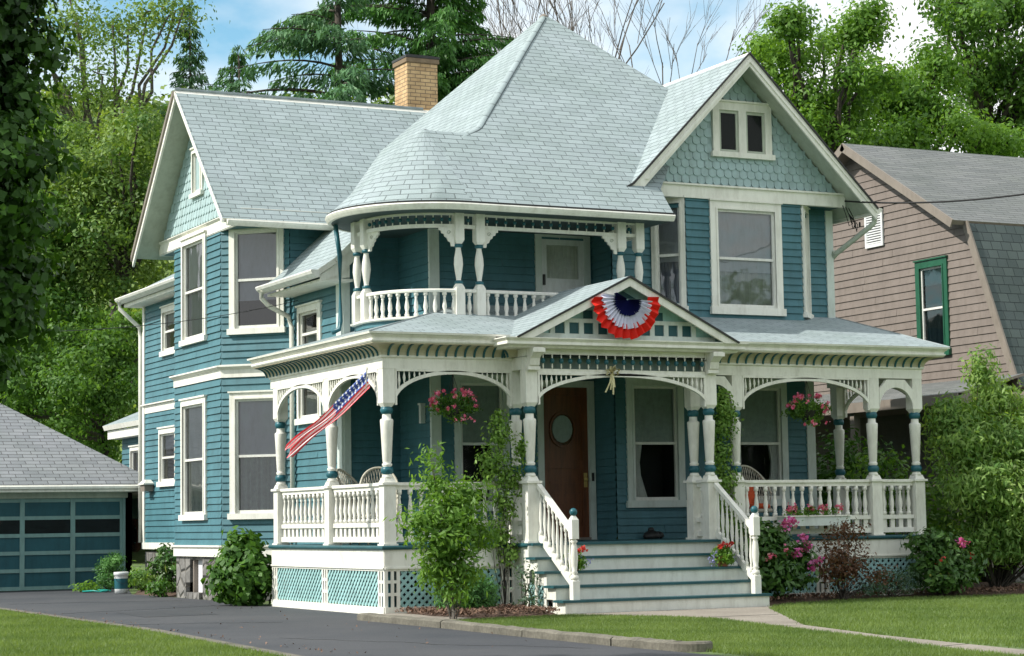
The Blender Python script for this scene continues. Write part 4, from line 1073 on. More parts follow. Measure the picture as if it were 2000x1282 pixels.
# spindle frieze under the eave
w_ = MB(); w_.sweep(ip, [(-.03, 5.91), (.03, 5.91), (.03, 5.965), (-.03, 5.965)], 'cream_paint'); w_.sweep(ip, [(-.03, 6.11), (.03, 6.11), (.03, 6.17), (-.03, 6.17)], 'cream_paint'); bf = w_.build('balcony_frieze', H)
bs = None
def fsp(x, y):
    global bs
    p = (x, y, 5.965)
    if bs is None:
        t = MB(); t.lathe(p, [(.008, 0, 'cream_paint'), (.012, .02), (.008, .045, 'teal_trim'), (.026, .055), (.032, .075), (.026, .095), (.008, .105, 'cream_paint'), (.012, .125), (.008, .145)], 'cream_paint', 8); bs = t.build('frieze_spindle', bf, p)
    else: dup(bs, p, bf)
for k in range(12): t = R(7+76*k/11); fsp(BX-(BR-.05)*math.cos(t), BY-(BR-.05)*math.sin(t))
for k in range(15): fsp(2.43+k*.162, 1.45)
fsp(2.1, 1.45); fsp(5.0, 1.45)
# scroll brackets
def bracket(F, sg):
    b_ = MB(); P = [(0, 5.91), (.26, 5.91), (.26, 5.87), (.22, 5.86), (.21, 5.82), (.17, 5.81), (.16, 5.77), (.12, 5.75), (.10, 5.70), (.06, 5.68), (.05, 5.62), (0, 5.62)]
    P = [(sg*u, z) for u, z in P]
    if sg < 0: P.reverse()
    b_.prism(F, P, -.02, .02, 'cream_paint')
    pts = []
    for k in range(14):
        t = k*.55; rr_ = .035*(1-k/18); pts.append(F(sg*.10+rr_*math.cos(t), 5.83+rr_*math.sin(t), .024))
    b_.tube(pts, .005, 'sage_soffit', 4); b_.build('scroll_bracket', H)
Fq = Fr((0, 1.45), (0, -1))
for x, sg in ((1.92-.07, -1), (2.28+.07, 1), (4.83-.07, -1)): bracket(Fr((x, 1.45), (0, -1)), sg)
bracket(Fr((.84, 2.48), (-1, -.25)), 1)
t = MB(); t.tube([(.60, 3.3, 6.15), (.55, 3.1, 5.9), (.56, 3.02, 5.6), (.56, 3.02, 4.55), (.52, 2.98, 4.42), (.40, 3.0, 4.36)], .04, 'teal_trim', 8); t.build('teal_downspout', H)
# ================================================================== GROUND
def sheet(name, pts, z, m, kind='structure', sub=0):
    a = MB(); a.face([(x, y, z) for x, y in pts], m); o = a.build(name, None, (0, 0, 0)); o['kind'] = kind; return o
sheet('ground', [(-500, -80), (600, -80), (600, 700), (-500, 700)], 0.0, 'lawn_soil')
drive = [(-4.7, -16), (-.93, -16), (-1.05, -9.9), (-.86, -4), (-.74, -1.05), (-.40, -.65), (-.02, -.02), (-.02, 7.0), (.12, 7.8), (.12, 10.7), (.02, 12.9), (.9, 16.2), (1.3, 17.3), (-9, 17.3), (-9, 10), (-3.75, 8), (-3.9, -1.6), (-4.38, -7.8)]
sheet('driveway', drive, .006, 'asphalt')
walk = [(1.0, -12.6), (1.6, -12.0), (1.85, -10.5), (2.12, -8.97), (2.75, -6.55), (5.1, -2.2), (5.5, -1.7), (1.9, -1.7), (1.97, -2.0), (2.62, -3.47), (2.83, -4.49), (2.33, -6.5), (1.79, -9.2), (1.16, -11.35)]
sheet('front_path', walk, .012, 'concrete')
j = MB()
for (a, b) in (((2.33, -6.5), (2.75, -6.55)), ((1.25, -11.0), (1.8, -10.85)), ((2.8, -3.95), (4.1, -3.95))):
    j.bar((*a, .0125), (*b, .0125), .018, .004, 'dark_metal')
o = j.build('path_joints', None, (0, 0, 0)); o['kind'] = 'structure'
cr = MB()
for (x0, y0, x1, y1, n_) in ((-3.5, 4.5, -.6, 5.6, 34), (-3.9, .3, -1.9, -.9, 26), (-3.2, 9.5, -.3, 8.6, 24), (-1.4, -8.8, -3.3, -4.6, 30)):
    pv = None; off = 0
    for k in range(n_+1):
        t_ = k/n_; off = off*.8+random.uniform(-.07, .07); L_ = math.hypot(x1-x0, y1-y0); p_ = Vector((x0+(x1-x0)*t_-(y1-y0)/L_*off, y0+(y1-y0)*t_+(x1-x0)/L_*off, .0085))
        if pv is not None: cr.bar(pv, p_, random.uniform(.004, .013), .002, 'dark_metal')
        pv = p_
cr.build('driveway_cracks', None, (0, 0, 0))['kind'] = 'structure'
sheet('driveway_patch', [(-2.9, 2.2), (-1.7, 2.35), (-1.62, 4.1), (-2.75, 4.25)], .0095, 'asphalt_patch')
apron = [(-.74, -1.05), (-.4, -.65), (-.28, -.02), (.3, -.02), (.15, -1.3), (.35, -2.2), (-.55, -3.0), (-.85, -4.0)]
sheet('concrete_apron', apron, .035, 'concrete')
# edge of gravelly soil along the driveway
sheet('driveway_edge', [(-4.02, -1.6), (-3.86, 8), (-3.70, 8), (-3.82, -1.6), (-4.28, -7.8), (-4.6, -16), (-4.75, -16), (-4.46, -7.8)], .012, 'curb_stone')
def mound(name, pts, h, m, res=.12):
    xs = [p[0] for p in pts]; ys = [p[1] for p in pts]
    def inside(x, y):
        c = False; n = len(pts)
        for i in range(n):
            x0, y0 = pts[i]; x1, y1 = pts[(i+1) % n]
            if (y0 > y) != (y1 > y) and x < (x1-x0)*(y-y0)/(y1-y0)+x0: c = not c
        return c
    def dist(x, y):
        d = 9; n = len(pts)
        for i in range(n):
            x0, y0 = pts[i]; x1, y1 = pts[(i+1) % n]; L = (x1-x0)**2+(y1-y0)**2
            t = max(0, min(1, ((x-x0)*(x1-x0)+(y-y0)*(y1-y0))/L)); d = min(d, math.hypot(x-x0-t*(x1-x0), y-y0-t*(y1-y0)))
        return d
    a = MB(); nx = int((max(xs)-min(xs))/res)+1; ny = int((max(ys)-min(ys))/res)+1; G = {}
    for i in range(nx+1):
        for k in range(ny+1):
            x, y = min(xs)+i*res, min(ys)+k*res
            d = dist(x, y) if inside(x, y) else -.02
            G[i, k] = (x, y, -.02+min(1, max(d+.02, 0)/.35)*h+(random.uniform(-.012, .012) if d > 0 else 0))
    for i in range(nx):
        for k in range(ny):
            q = [G[i, k], G[i+1, k], G[i+1, k+1], G[i, k+1]]
            if max(p[2] for p in q) > .0: a.face(q, m, True)
    o = a.build(name, None, (0, 0, 0)); o['kind'] = 'structure'; return inside, dist
bedL = [(.05, -.02), (2.0, -.02), (2.0, -1.75), (1.7, -2.05), (.9, -2.15), (.2, -1.9)]
bedR = [(5.5, -.02), (5.5, -1.62), (6.1, -1.05), (7.5, -.62), (9, -.5), (10.5, -1.0), (13.5, -1.5), (13.5, 3), (9.75, 3), (9.75, -.02)]
bedW = [(.1, 10.7), (1.38, 10.7), (1.38, 16.6), (1.1, 16.3), (.0, 12.9)]
inL = mound('mulch_bed', bedL, .10, 'mulch_soil'); inR = mound('mulch_bed', bedR, .10, 'mulch_soil'); inW = mound('mulch_bed', bedW, .08, 'mulch_soil')
# curb stones, each a thing
cpath = [(-.86, -1.05), (-.90, -3.9), (-1.02, -6.4), (-1.08, -8.6), (-1.05, -9.76)]
LAB = ['first curb stone beside the porch corner end of the driveway', 'long weathered curb stone below the sapling', 'long weathered curb stone between lawn and driveway, after the second joint', 'curb stone before the rounded end at the bottom of the photo']
for i in range(4):
    a, b = Vector((*cpath[i], 0)), Vector((*cpath[i+1], 0)); d = (b-a).normalized(); n = Vector((-d.y, d.x, 0))*-1
    if i < 3: b = b-d*.02
    m = MB(); F = Fr((a.x, a.y), (-abs(n.x), 0.001)); L = (b-a).length
    prof = [(0, -.05), (0, .08), (.03, .10), (.12, .105), (.15, .09), (.15, -.05)]
    nseg = 14; rings = []
    for k in range(nseg+1):
        c = a+d*L*k/nseg; jx = random.uniform(-.006, .006); jz = random.uniform(-.006, .006)
        rings.append([(c.x+w_+jx, c.y, z+(jz if z > 0 else 0)) for w_, z in prof])
    for k in range(nseg):
        for q in range(len(prof)-1): m.face([rings[k][q], rings[k][q+1], rings[k+1][q+1], rings[k+1][q]], 'curb_stone', True)
    m.face(rings[0], 'curb_stone'); m.face(rings[-1], 'curb_stone')
    tag(m.build('curb_stone'), LAB[i], 'curb stone', 'curb stones edging the driveway')
m = MB(); pr_ = []
for k in range(13):
    t = R(180+k*12); pr_.append((-.83+.22*math.cos(t), -9.76+.26*math.sin(t)))
for k in range(12):
    (x0, y0), (x1, y1) = pr_[k], pr_[k+1]; s0 = .3
    q = lambda x, y, z, f_: (-.83+(x+.83)*f_, -9.76+(y+9.76)*f_, z)
    A = [q(x0, y0, -.05, 1), q(x0, y0, .08, 1), q(x0, y0, .10, .93), q(x0, y0, .10, s0), q(x0, y0, -.05, s0)]
    B = [q(x1, y1, -.05, 1), q(x1, y1, .08, 1), q(x1, y1, .10, .93), q(x1, y1, .10, s0), q(x1, y1, -.05, s0)]
    for z in range(4): m.face([A[z], A[z+1], B[z+1], B[z]], 'curb_stone', True)
tag(m.build('curb_stone'), 'rounded end stone where the curb turns into the lawn', 'curb stone', 'curb stones edging the driveway')

# ================================================================== FOLIAGE TOOLS
def unit(v): return v/np.maximum(np.linalg.norm(v, axis=1, keepdims=True), 1e-6)
def quads_obj(name, V, T, mat, parent=None, loc=(0, 0, 0), nv=4):
    n = len(V)//nv; me = bpy.data.meshes.new(name)
    me.vertices.add(len(V)); me.vertices.foreach_set('co', (V-np.array(loc)).astype(np.float32).ravel())
    me.loops.add(n*nv); me.loops.foreach_set('vertex_index', np.arange(n*nv, dtype=np.int32))
    me.polygons.add(n); me.polygons.foreach_set('loop_start', np.arange(0, n*nv, nv, dtype=np.int32)); me.polygons.foreach_set('loop_total', np.full(n, nv, dtype=np.int32))
    me.materials.append(MATS[mat])
    at = me.attributes.new('tint', 'FLOAT', 'FACE'); at.data.foreach_set('value', np.clip(T, 0, 1).astype(np.float32))
    me.update(); me.validate()
    o = bpy.data.objects.new(name, me); col.objects.link(o); WL[o.name] = Vector(loc)
    o.location = Vector(loc)-(WL[parent.name] if parent else Vector((0, 0, 0)))
    if parent: o.parent = parent
    return o
def leaf_quads(P, size, droop=0., aspect=.5, flat=.5, sv=.35, drv=None, out=None):
    n = len(P); a = rng.normal(size=(n, 3)); a[:, 2] -= droop
    if drv is not None: a = a*.55+drv
    nn = rng.normal(size=(n, 3)); nn[:, 2] += flat*2
    if out is not None:
        nn = unit(rng.normal(size=(n, 3))*.42+out*1.0+np.array([0, 0, .35])); a = a-nn*np.sum(a*nn, 1, keepdims=True)*.85
    a = unit(a); s = unit(np.cross(a, nn)); up = np.cross(s, a)
    L = size*(1+rng.uniform(-sv, sv, size=(n, 1))); W = L*aspect*.5
    b = P-a*L*.5; t = P+a*L*.5; m_ = P+a*L*.05; fold = up*W*.35
    V = np.empty((n, 4, 3)); V[:, 0] = b; V[:, 1] = m_+s*W+fold; V[:, 2] = t; V[:, 3] = m_-s*W+fold
    return V.reshape(-1, 3)
def crown_pts(lobes, ncl, nl, rc, shell=.45, zf=.65):
    "lobes (x, y, z, rx, ry, rz); clusters of leaves near each lobe's surface"
    vol = np.array([(l[3]*l[4]*l[5])**.67 for l in lobes]); vol /= vol.sum()
    global OUTV
    P = []; T = []; C = []; O = []
    for l, v in zip(lobes, vol):
        k = max(3, int(ncl*v)); d = unit(rng.normal(size=(k, 3))); r = rng.uniform(0, 1, size=(k, 1))**shell
        c = np.array(l[:3])+d*r*np.array(l[3:]); C.append(c)
        m = rng.normal(size=(k, nl, 3))*rc; m[:, :, 2] *= zf
        P.append((c[:, None, :]+m).reshape(-1, 3)); T.append(np.repeat(rng.uniform(.1, .8, size=k), nl)+rng.uniform(-.18, .18, size=k*nl)+rng.uniform(-.22, .22))
        o_ = d[:, None, :]*.55+m/rc*.45; O.append(unit(o_.reshape(-1, 3)))
    OUTV = np.concatenate(O)
    return np.concatenate(P), np.concatenate(T), np.concatenate(C)
def lumpy(lobes, k=9, f=.46, keep=.62):
    "break each big lobe into a core and several boughs standing off its surface"
    o = []
    for l in lobes:
        o.append((l[0], l[1], l[2], l[3]*keep, l[4]*keep, l[5]*keep))
        for _ in range(k):
            d = Vector((random.gauss(0, 1), random.gauss(0, 1), random.gauss(0, 1)*.9+.15)).normalized(); s = f*random.uniform(.55, 1.1)
            o.append((l[0]+d.x*l[3]*.82, l[1]+d.y*l[4]*.82, l[2]+d.z*l[5]*.82, l[3]*s, l[4]*s, l[5]*s*.62))
    return o
def limb(mb, a, b, r0, r1, m, seg=6, n=5, wob=.06, rise=.0):
    a = Vector(a); b = Vector(b); L = (b-a).length; pts = []
    for k in range(n+1):
        t = k/n; p = a.lerp(b, t)+Vector((random.uniform(-1, 1), random.uniform(-1, 1), random.uniform(-.5, .5)))*L*wob*math.sin(math.pi*t)
        p.z += rise*L*math.sin(math.pi*t); pts.append(p)
    mb.tube(pts, r0, m, seg, r1); return pts
def tree(name, label, base, height, lobes, ncl, nl, rc, size, mat, tr=.25, bark='bark_grey', cat='tree', group=None, fork=.35, droop=.2, twigs=60, aspect=.5, shell=.45):
    base = Vector(base); t = thing(name, tuple(base), label, cat, group); m = MB()
    top = base+Vector((0, 0, height*.8)); pts = limb(m, base, top, tr, tr*.25, bark, 8, 8, .02)
    P, T, C = crown_pts(lobes, ncl, nl, rc, shell)
    for l in lobes[::3]:
        c = Vector(l[:3]); zi = min(max(c.z-l[5]*.7-base.z, height*.2), height*.7); s0 = base+Vector((0, 0, zi)); limb(m, s0, c, tr*.38, tr*.12, bark, 5, 5, .05, .04)
    idx = rng.permutation(len(C))[:twigs]
    for i in idx:
        c = Vector(C[i]); l = min(lobes, key=lambda q: (Vector(q[:3])-c).length); limb(m, Vector(l[:3]), c, tr*.10, tr*.02, bark, 4, 3, .06)
    m.build('trunk', t, base)
    quads_obj('crown', leaf_quads(P, size, droop, aspect, out=OUTV), T, mat, t, tuple(base)); return t

# ================================================================== TREES
def scl(d): return d/FPX
def lob(px_, py_, d, rx, rz, ry=None, jit=0):
    p = TP(px_, py_, d+jit); k = scl(d); return (p[0], p[1], p[2], rx*k, (ry or rx)*k, rz*k)
def gbase(px_, d):
    p = TP(px_, 1040, d); return (p[0], p[1], 0)
# dark maple close to the camera on the left
D = 17
tree('maple_tree', 'dark green maple in shade close to the camera at the left edge', gbase(-420, D), 6.2,
     [lob(-60, 80, D, 165, 200, jit=.2), lob(-40, 330, D, 165, 200), lob(-50, 560, D, 150, 180, jit=.4), lob(-170, 700, D, 180, 110), lob(-400, 250, D, 330, 330, jit=1), lob(-420, 620, D, 300, 200, jit=1.2), lob(-700, 350, D, 260, 300), lob(-350, -100, D, 380, 200, jit=.6), lob(-110, 240, D, 150, 330, jit=1.2), lob(-90, 560, D, 140, 260, jit=1.2)],
     2500, 55, .11, .085, 'leaf_maple_dark', .16, 'bark_dark', aspect=.85, group='trees round the houses', shell=.6)
for args in [
    ('broadleaf_tree', 'tall airy pale green tree against the sky at the upper left', 205, 72, 17.5, [(150, 40, 120, 110), (250, 60, 90, 70), (200, 150, 130, 80), (120, 190, 110, 90), (60, 60, 100, 120), (330, 30, 60, 45)], 230, 30, .55, .17, 'leaf_yellowgreen', .28, 'bark_grey', .6),
    ('broadleaf_tree', 'yellow green tree filling the gap left of the tall gable', 240, 60, 12, [(200, 330, 110, 110), (270, 250, 70, 70), (290, 400, 70, 90), (150, 450, 110, 110), (250, 520, 90, 90), (210, 400, 120, 130)], 640, 42, .32, .145, 'leaf_yellowgreen', .22, 'bark_dark', .4),
    ('broadleaf_tree', 'mid green tree behind the garage, near the left edge', 90, 62, 12, [(60, 420, 120, 130), (40, 560, 110, 110), (150, 620, 100, 90), (90, 300, 90, 80), (20, 300, 100, 120)], 620, 42, .36, .16, 'leaf_mid', .22, 'bark_dark', .4),
    ('broadleaf_tree', 'lower dark green tree between garage roof and rear wing', 200, 58, 7, [(190, 700, 100, 80), (120, 760, 100, 90), (230, 790, 70, 80), (60, 700, 90, 90), (250, 660, 60, 70), (180, 850, 90, 60), (20, 800, 90, 80)], 640, 42, .28, .145, 'leaf_mid', .2, 'bark_dark', .4),
    ('maple_tree', 'bright green spreading maple above the neighbouring roof, left of the two', 1600, 58, 14, [(1560, 120, 75, 60), (1650, 80, 55, 60), (1500, 110, 40, 28), (1600, 200, 90, 55), (1550, 50, 30, 28), (1690, 40, 28, 40), (1690, 160, 60, 60), (1650, 260, 80, 50), (1560, 260, 50, 40)], 270, 52, .34, .16, 'leaf_fresh', .3, 'bark_dark', .4),
    ('maple_tree', 'broad fresh green maple behind the brown house', 1790, 62, 13, [(1760, 200, 80, 60), (1820, 150, 70, 60), (1720, 270, 80, 50), (1850, 240, 90, 70), (1780, 290, 80, 50), (1900, 280, 90, 50), (1730, 200, 50, 50)], 470, 48, .37, .17, 'leaf_fresh', .3, 'bark_dark', .4),
    ('maple_tree', 'tall full tree cut by the right edge of the picture', 1960, 66, 18, [(1900, 60, 90, 80), (1960, 20, 90, 90), (1860, 10, 55, 50), (1980, 150, 90, 90), (1920, 170, 80, 70), (2080, 80, 110, 130), (2090, 260, 110, 90), (1990, 260, 80, 60)], 560, 46, .40, .185, 'leaf_mid', .35, 'bark_dark', .5),
]:
    nm, lb, bx_, dd, hh, lb_, nc, nl_, rc_, sz_, mt_, tr_, bk_, sh_ = args
    tree(nm, lb, gbase(bx_, dd), hh, lumpy([lob(a, b, dd, c, d_, jit=random.uniform(-1.5, 1.5)) for a, b, c, d_ in lb_], 8), int(nc*.9), nl_, rc_*.8, sz_, mt_, tr_, bk_, 'tree', 'trees round the houses', shell=sh_)
# conifers
def conifer(label, px_, d, z0, z1, L0, L1, nw, mat='needle', tr=.28, nb=6, dens=1., side=None, droop=.35):
    b = Vector(gbase(px_, d)); t = thing('spruce_tree', tuple(b), label, 'tree', 'trees round the houses'); m = MB()
    m.tube([b, b+Vector((.1, 0, z1*.5)), b+Vector((0, 0, z1))], tr, 'bark_dark', 8, .03)
    P = []; Dv = []
    for i in range(nw):
        f = i/(nw-1); z = z0+(z1-z0)*f; L = L0+(L1-L0)*f
        for k in range(nb):
            an = random.uniform(0, 6.28); l = L*random.uniform(.6, 1.15); dx, dy = math.cos(an), math.sin(an); zz = z+random.uniform(-.3, .3)
            pts = []
            for q in range(7):
                s = q/6; pts.append(Vector((b.x+dx*l*s, b.y+dy*l*s, zz+l*(.30*s-droop*s*s*1.1+.12*s**3))))
            m.tube(pts, .045*max(.3, l/3), 'bark_dark', 4, .008)
            n = int(l*150*dens)
            s = rng.uniform(.12, 1, n); j = np.minimum((s*6).astype(int), 5); fr_ = (s*6-j)[:, None]
            A = np.array([tuple(p) for p in pts]); base_ = A[j]*(1-fr_)+A[j+1]*fr_
            sd_ = rng.choice([-1, 1], n)*rng.uniform(.05, 1, n)*(.50*l/3+.22)*(1.15-s*.8)
            off = np.stack([-dy*sd_, dx*sd_, -np.abs(sd_)*.45-rng.uniform(0, .22, n)], 1)
            P.append(base_+off); Dv.append(unit(off+np.array([dx*.3, dy*.3, -.25])))
    P = np.concatenate(P); Dv = np.concatenate(Dv)
    m.build('trunk', t, b)
    quads_obj('crown', leaf_quads(P, .24, 0, .24, .9, .4, Dv*1.5), rng.uniform(0, 1, len(P)), mat, t, tuple(b)); return t
conifer('large dark spruce rising behind the brick chimney', 850, 56, 9.0, 22, 3.3, 1.6, 20, 'needle_bright', .32, 8, 1.1)
conifer('spruce with long drooping boughs left of the chimney', 665, 52, 8.7, 19, 4.0, 1.0, 14, 'needle', .26, 7, .75, droop=.42)
conifer('distant small spruce spire over the ridge of the left gable', 372, 72, 12.5, 19.6, 2.1, .15, 15, 'needle', .14, 6, .55)
conifer('wispy spruce top between the spire and the big boughs', 470, 64, 11, 16.0, 2.8, .6, 9, 'needle', .14, 6, .55)
# bare trees
def bare(label, px_, d, h, spread, n):
    b = Vector(gbase(px_, d)); t = thing('bare_tree', tuple(b), label, 'tree', 'bare trees behind the main roof'); m = MB()
    def grow(p, dr, L, r, lev):
        q = p+dr*L; mid = p.lerp(q, .5)+Vector((random.uniform(-1, 1), random.uniform(-1, 1), 0))*L*.05
        m.tube([p, mid, q], r, 'bark_grey', 4, r*.65)
        if lev == 0: return
        for _ in range(3 if lev > 1 else 3):
            a = random.uniform(0, 6.28); s = random.uniform(.22, .5)*spread; nd = (dr+Vector((math.cos(a)*s, math.sin(a)*s, random.uniform(-.05, .2)))).normalized()
            grow(p.lerp(q, random.uniform(.55, 1)), nd, L*random.uniform(.55, .8), r*.6, lev-1)
    m.tube([b, b+Vector((.1, .1, h*.35)), b+Vector((0, .1, h*.6))], .16, 'bark_grey', 7, .09)
    for k in range(n):
        a = k*6.28/n+.4; grow(b+Vector((0, .1, h*.35+k*h*.05)), Vector((math.cos(a)*.4*spread, math.sin(a)*.4*spread, 1)).normalized(), h*.24, .045, 4)
    m.build('trunk', t, b)
bare('leafless tree beside the point of the main roof, on its left', 985, 64, 19.5, 1.0, 4)
bare('leafless tree right behind the main roof peak', 1130, 64, 21, 1.0, 5)
bare('leafless tree with fine twigs just left of the front gable', 1262, 64, 18.0, 1.15, 5)
# wooded hill far behind
def hz(x, y):
    p = np.array([x, y])-CAM[:2]; dep = p[0]*CF[0]+p[1]*CF[1]; lat = p[0]*CR[0]+p[1]*CR[1]
    t = min(1, max(0, (dep-75)/85)); side = lat/max(dep, 1)
    h = 30*(t*t*(3-2*t)); return h*min(1, max(.12, 1-(side+.02)*3.2))+1.2*math.sin(x*.11)*t+1.0*math.sin(y*.09+x*.05)*t
a = MB(); n = 46; G = {}
for i in range(n+1):
    for k in range(n+1):
        dd = 70+k*5; ll = (-.75+i*1.5/n)*dd
        x = CAM[0]+CF[0]*dd/math.hypot(CF[0], CF[1])+CR[0]*ll; y = CAM[1]+CF[1]*dd/math.hypot(CF[0], CF[1])+CR[1]*ll
        G[i, k] = (x, y, hz(x, y)-.3)
for i in range(n):
    for k in range(n): a.face([G[i, k], G[i+1, k], G[i+1, k+1], G[i, k+1]], 'hill_soil', True)
a.build('hill', None, (0, 0, 0))['kind'] = 'structure'
P = []; T = []; O_ = []
for _ in range(1500):
    dd = random.uniform(78, 185); ll = random.uniform(-.34, .20)*dd
    x = CAM[0]+CF[0]*dd+CR[0]*ll; y = CAM[1]+CF[1]*dd+CR[1]*ll; h = hz(x, y); r = random.uniform(1.6, 3.0)
    if h < 1.5 and dd < 95: pass
    k = 75; d = unit(rng.normal(size=(k, 3))); d[:, 2] = np.abs(d[:, 2])*1.1-.25; O_.append(d)
    c = np.array([x, y, h+r*.9]); P.append(c+d*np.array([r, r, r*1.25])*rng.uniform(.55, 1.08, size=(k, 1))); T.append(random.uniform(.05, .85)+rng.uniform(-.22, .22, k))
P = np.concatenate(P); T = np.concatenate(T)
tag(quads_obj('hillside_wood', leaf_quads(P, .62, .2, .8, out=unit(np.concatenate(O_))), T, 'leaf_forest'), 'wooded hillside far behind the houses', 'wood', kind='stuff')

# big trees on the far side of the street, behind the camera: unseen, added to cut low sky light and darken the pane reflections
P = []; T = []
for k in range(26):
    x = -70+k*5.2+random.uniform(-2, 2); y = -62+random.uniform(-5, 5)-x*.35; h = random.uniform(8, 15)
    for q in range(7):
        r_ = random.uniform(2.2, 4); c = np.array([x+random.uniform(-3, 3), y+random.uniform(-2, 2), random.uniform(2, h)]); d_ = unit(rng.normal(size=(230, 3))); P.append(c+d_*r_*rng.uniform(.5, 1, size=(230, 1))); T.append(random.uniform(.1, .8)+rng.uniform(-.2, .2, 230))
tag(quads_obj('unseen_trees', leaf_quads(np.concatenate(P), .9, .2, .8), np.concatenate(T), 'leaf_mid'), 'unseen mass of trees added behind the camera to dim the sky light and the window panes', 'wood', kind='stuff')

# ================================================================== GARAGE
G_ = thing('garage', (-2.5, 20.5, 0), 'garage with grey hipped roof and teal panelled door at the end of the driveway', 'garage')
FGa = Fr((0, 17.3), (0, -1))
g = MB()
g.box(FGa, 1.10, 1.30, 0, 2.1, -.3, 0, 'garage_stile'); g.box(FGa, -6.6, -5.55, 0, 2.1, -.3, 0, 'garage_stile'); g.box(FGa, -5.6, 1.2, 1.99, 2.12, -.3, .01, 'sage_soffit')
g.box(Fr((1.30, 0), (1, 0)), 17.0+.3, 23.9, 0, 2.1, -.15, 0, 'teal_siding'); g.box(Fr((-6.6, 0), (-1, 0)), -23.9, -17.3, 0, 2.1, -.15, 0, 'teal_siding'); g.abox(-6.6, 1.3, 23.7, 23.9, 0, 2.1, 'teal_siding')
g.build('garage_wall', G_)
g = MB(); g.box(FGa, -5.56, 1.11, .02, 1.99, -.14, -.10, 'garage_panel')
colw = 1.105; x = 1.10
gd = g.build('garage_door', G_)
g = MB()
for k in range(7):
    xx = 1.10-k*colw; g.box(FGa, xx-.05, xx+.05 if k else xx+.02, .02, 1.99, -.12, -.06, 'garage_stile')
for k in range(6):
    zz = .06+k*.378; g.box(FGa, -5.55, 1.10, zz-.045, zz+.035, -.12, -.07, 'garage_stile')
g.build('door_framing', gd)
for k in range(6):
    xx = 1.10-k*colw; g = MB(); g.face([FGa(xx-colw+.05, 1.235, -.09), FGa(xx-.05, 1.235, -.09), FGa(xx-.05, 1.53, -.09), FGa(xx-colw+.05, 1.53, -.09)], 'dark_glass'); g.face([FGa(xx-colw+.05, 1.235, -.095), FGa(xx-.05, 1.235, -.095), FGa(xx-.05, 1.53, -.095), FGa(xx-colw+.05, 1.53, -.095)], 'interior_dark'); g.build('pane', gd)
r = MB(); e0, e1, y0, y1 = -7.1, 1.9, 16.95, 24.3; zr = 4.62; ry = (y0+y1)/2; hw = (y1-y0)/2*.96
roofpoly(r, [(e0, y0, 2.27), (e1, y0, 2.27), (e1-hw, ry, zr), (e0+hw, ry, zr)], 'garage_shingle', .06)
roofpoly(r, [(e0, y1, 2.27), (e0+hw, ry, zr), (e1-hw, ry, zr), (e1, y1, 2.27)], 'garage_shingle', .06)
roofpoly(r, [(e1, y0, 2.27), (e1, y1, 2.27), (e1-hw, ry, zr)], 'garage_shingle', .06)
roofpoly(r, [(e0, y0, 2.27), (e0+hw, ry, zr), (e0, y1, 2.27)], 'garage_shingle', .06)
gr_ = r.build('garage_roof', G_)
g = MB(); g.sweep([(e0, y1), (e0, y0), (e1, y0), (e1, y1)], [(-.02, 2.12), (.0, 2.12), (.0, 2.16), (.06, 2.19), (.06, 2.24), (.0, 2.26), (-.02, 2.26)], 'cream_paint'); g.build('fascia', gr_)
g = MB(); g.face([(e0, y0, 2.13), (e1, y0, 2.13), (e1, 17.4, 2.13), (e0, 17.4, 2.13)], 'teal_siding'); g.build('soffit', gr_)

# ================================================================== NEIGHBOUR
B_ = thing('neighbour_house', (20, 8.8, 0), 'brown clapboard neighbouring house with a gambrel roof and green window frames', 'house')
NX = 15.0; FN = Fr((NX, 0), (-1, 0)); AY_, AZ_ = 8.83, 9.37
def gz(z):
    if z > 7.2: h = (AZ_-z)/(AZ_-7.2)*3.62
    elif z > 3.77: h = 3.62+(7.2-z)/(7.2-3.77)*1.40
    else: h = 4.7
    h -= .12; return (-AY_-h, -AY_+h)
nw = [(-6.92, -5.88, 4.55, 6.55), (-11.1, -10.0, 4.55, 6.5)]
s = MB(); siding(s, FN, gz, .3, 9.2, [hole(*q) for q in nw]+[(-8.6, -7.97, 7.05, 7.83)], 'brown_siding', .158, .022); s.build('gable_wall', B_)
s = MB(); FNf = Fr((0, AY_-4.6), (0, -1)); siding(s, FNf, (NX, 27), .3, 3.7, (), 'brown_siding', .158, .022); siding(s, Fr((0, AY_+4.6), (0, 1)), (-27, -NX), .3, 3.7, (), 'brown_siding', .158, .022); siding(s, Fr((27, 0), (1, 0)), (4.2, 13.4), .3, 7, (), 'brown_siding', .158, .022); s.build('side_wall', B_)
s = MB(); s.abox(NX+.05, 26.9, AY_-4.6, AY_+4.6, -.1, .35, 'field_stone'); s.build('foundation', B_)
for q, lb in zip(nw, ('green framed window in the middle of the brown gable', 'green framed window half hidden by the teal house')): window(B_, FN, *q, cw=.15, cas='green_trim', shade=.2, sh='curtain_dim', curt=('full', 'curtain_dim'), label=lb)
s = MB(); s.box(FN, -8.6, -7.97, 7.05, 7.83, -.02, .02, 'interior_dark')
for q in ((-8.6, -8.54, 7.05, 7.83), (-8.03, -7.97, 7.05, 7.83), (-8.54, -8.03, 7.77, 7.83), (-8.54, -8.03, 7.05, 7.12)): s.box(FN, *q, 0, .06, 'plastic_white')
for k in range(12): s.box(FN, -8.55, -8.02, 7.13+k*.053, 7.16+k*.053, .015, .05, 'plastic_white')
s.build('louvred_vent', B_)
r = MB()
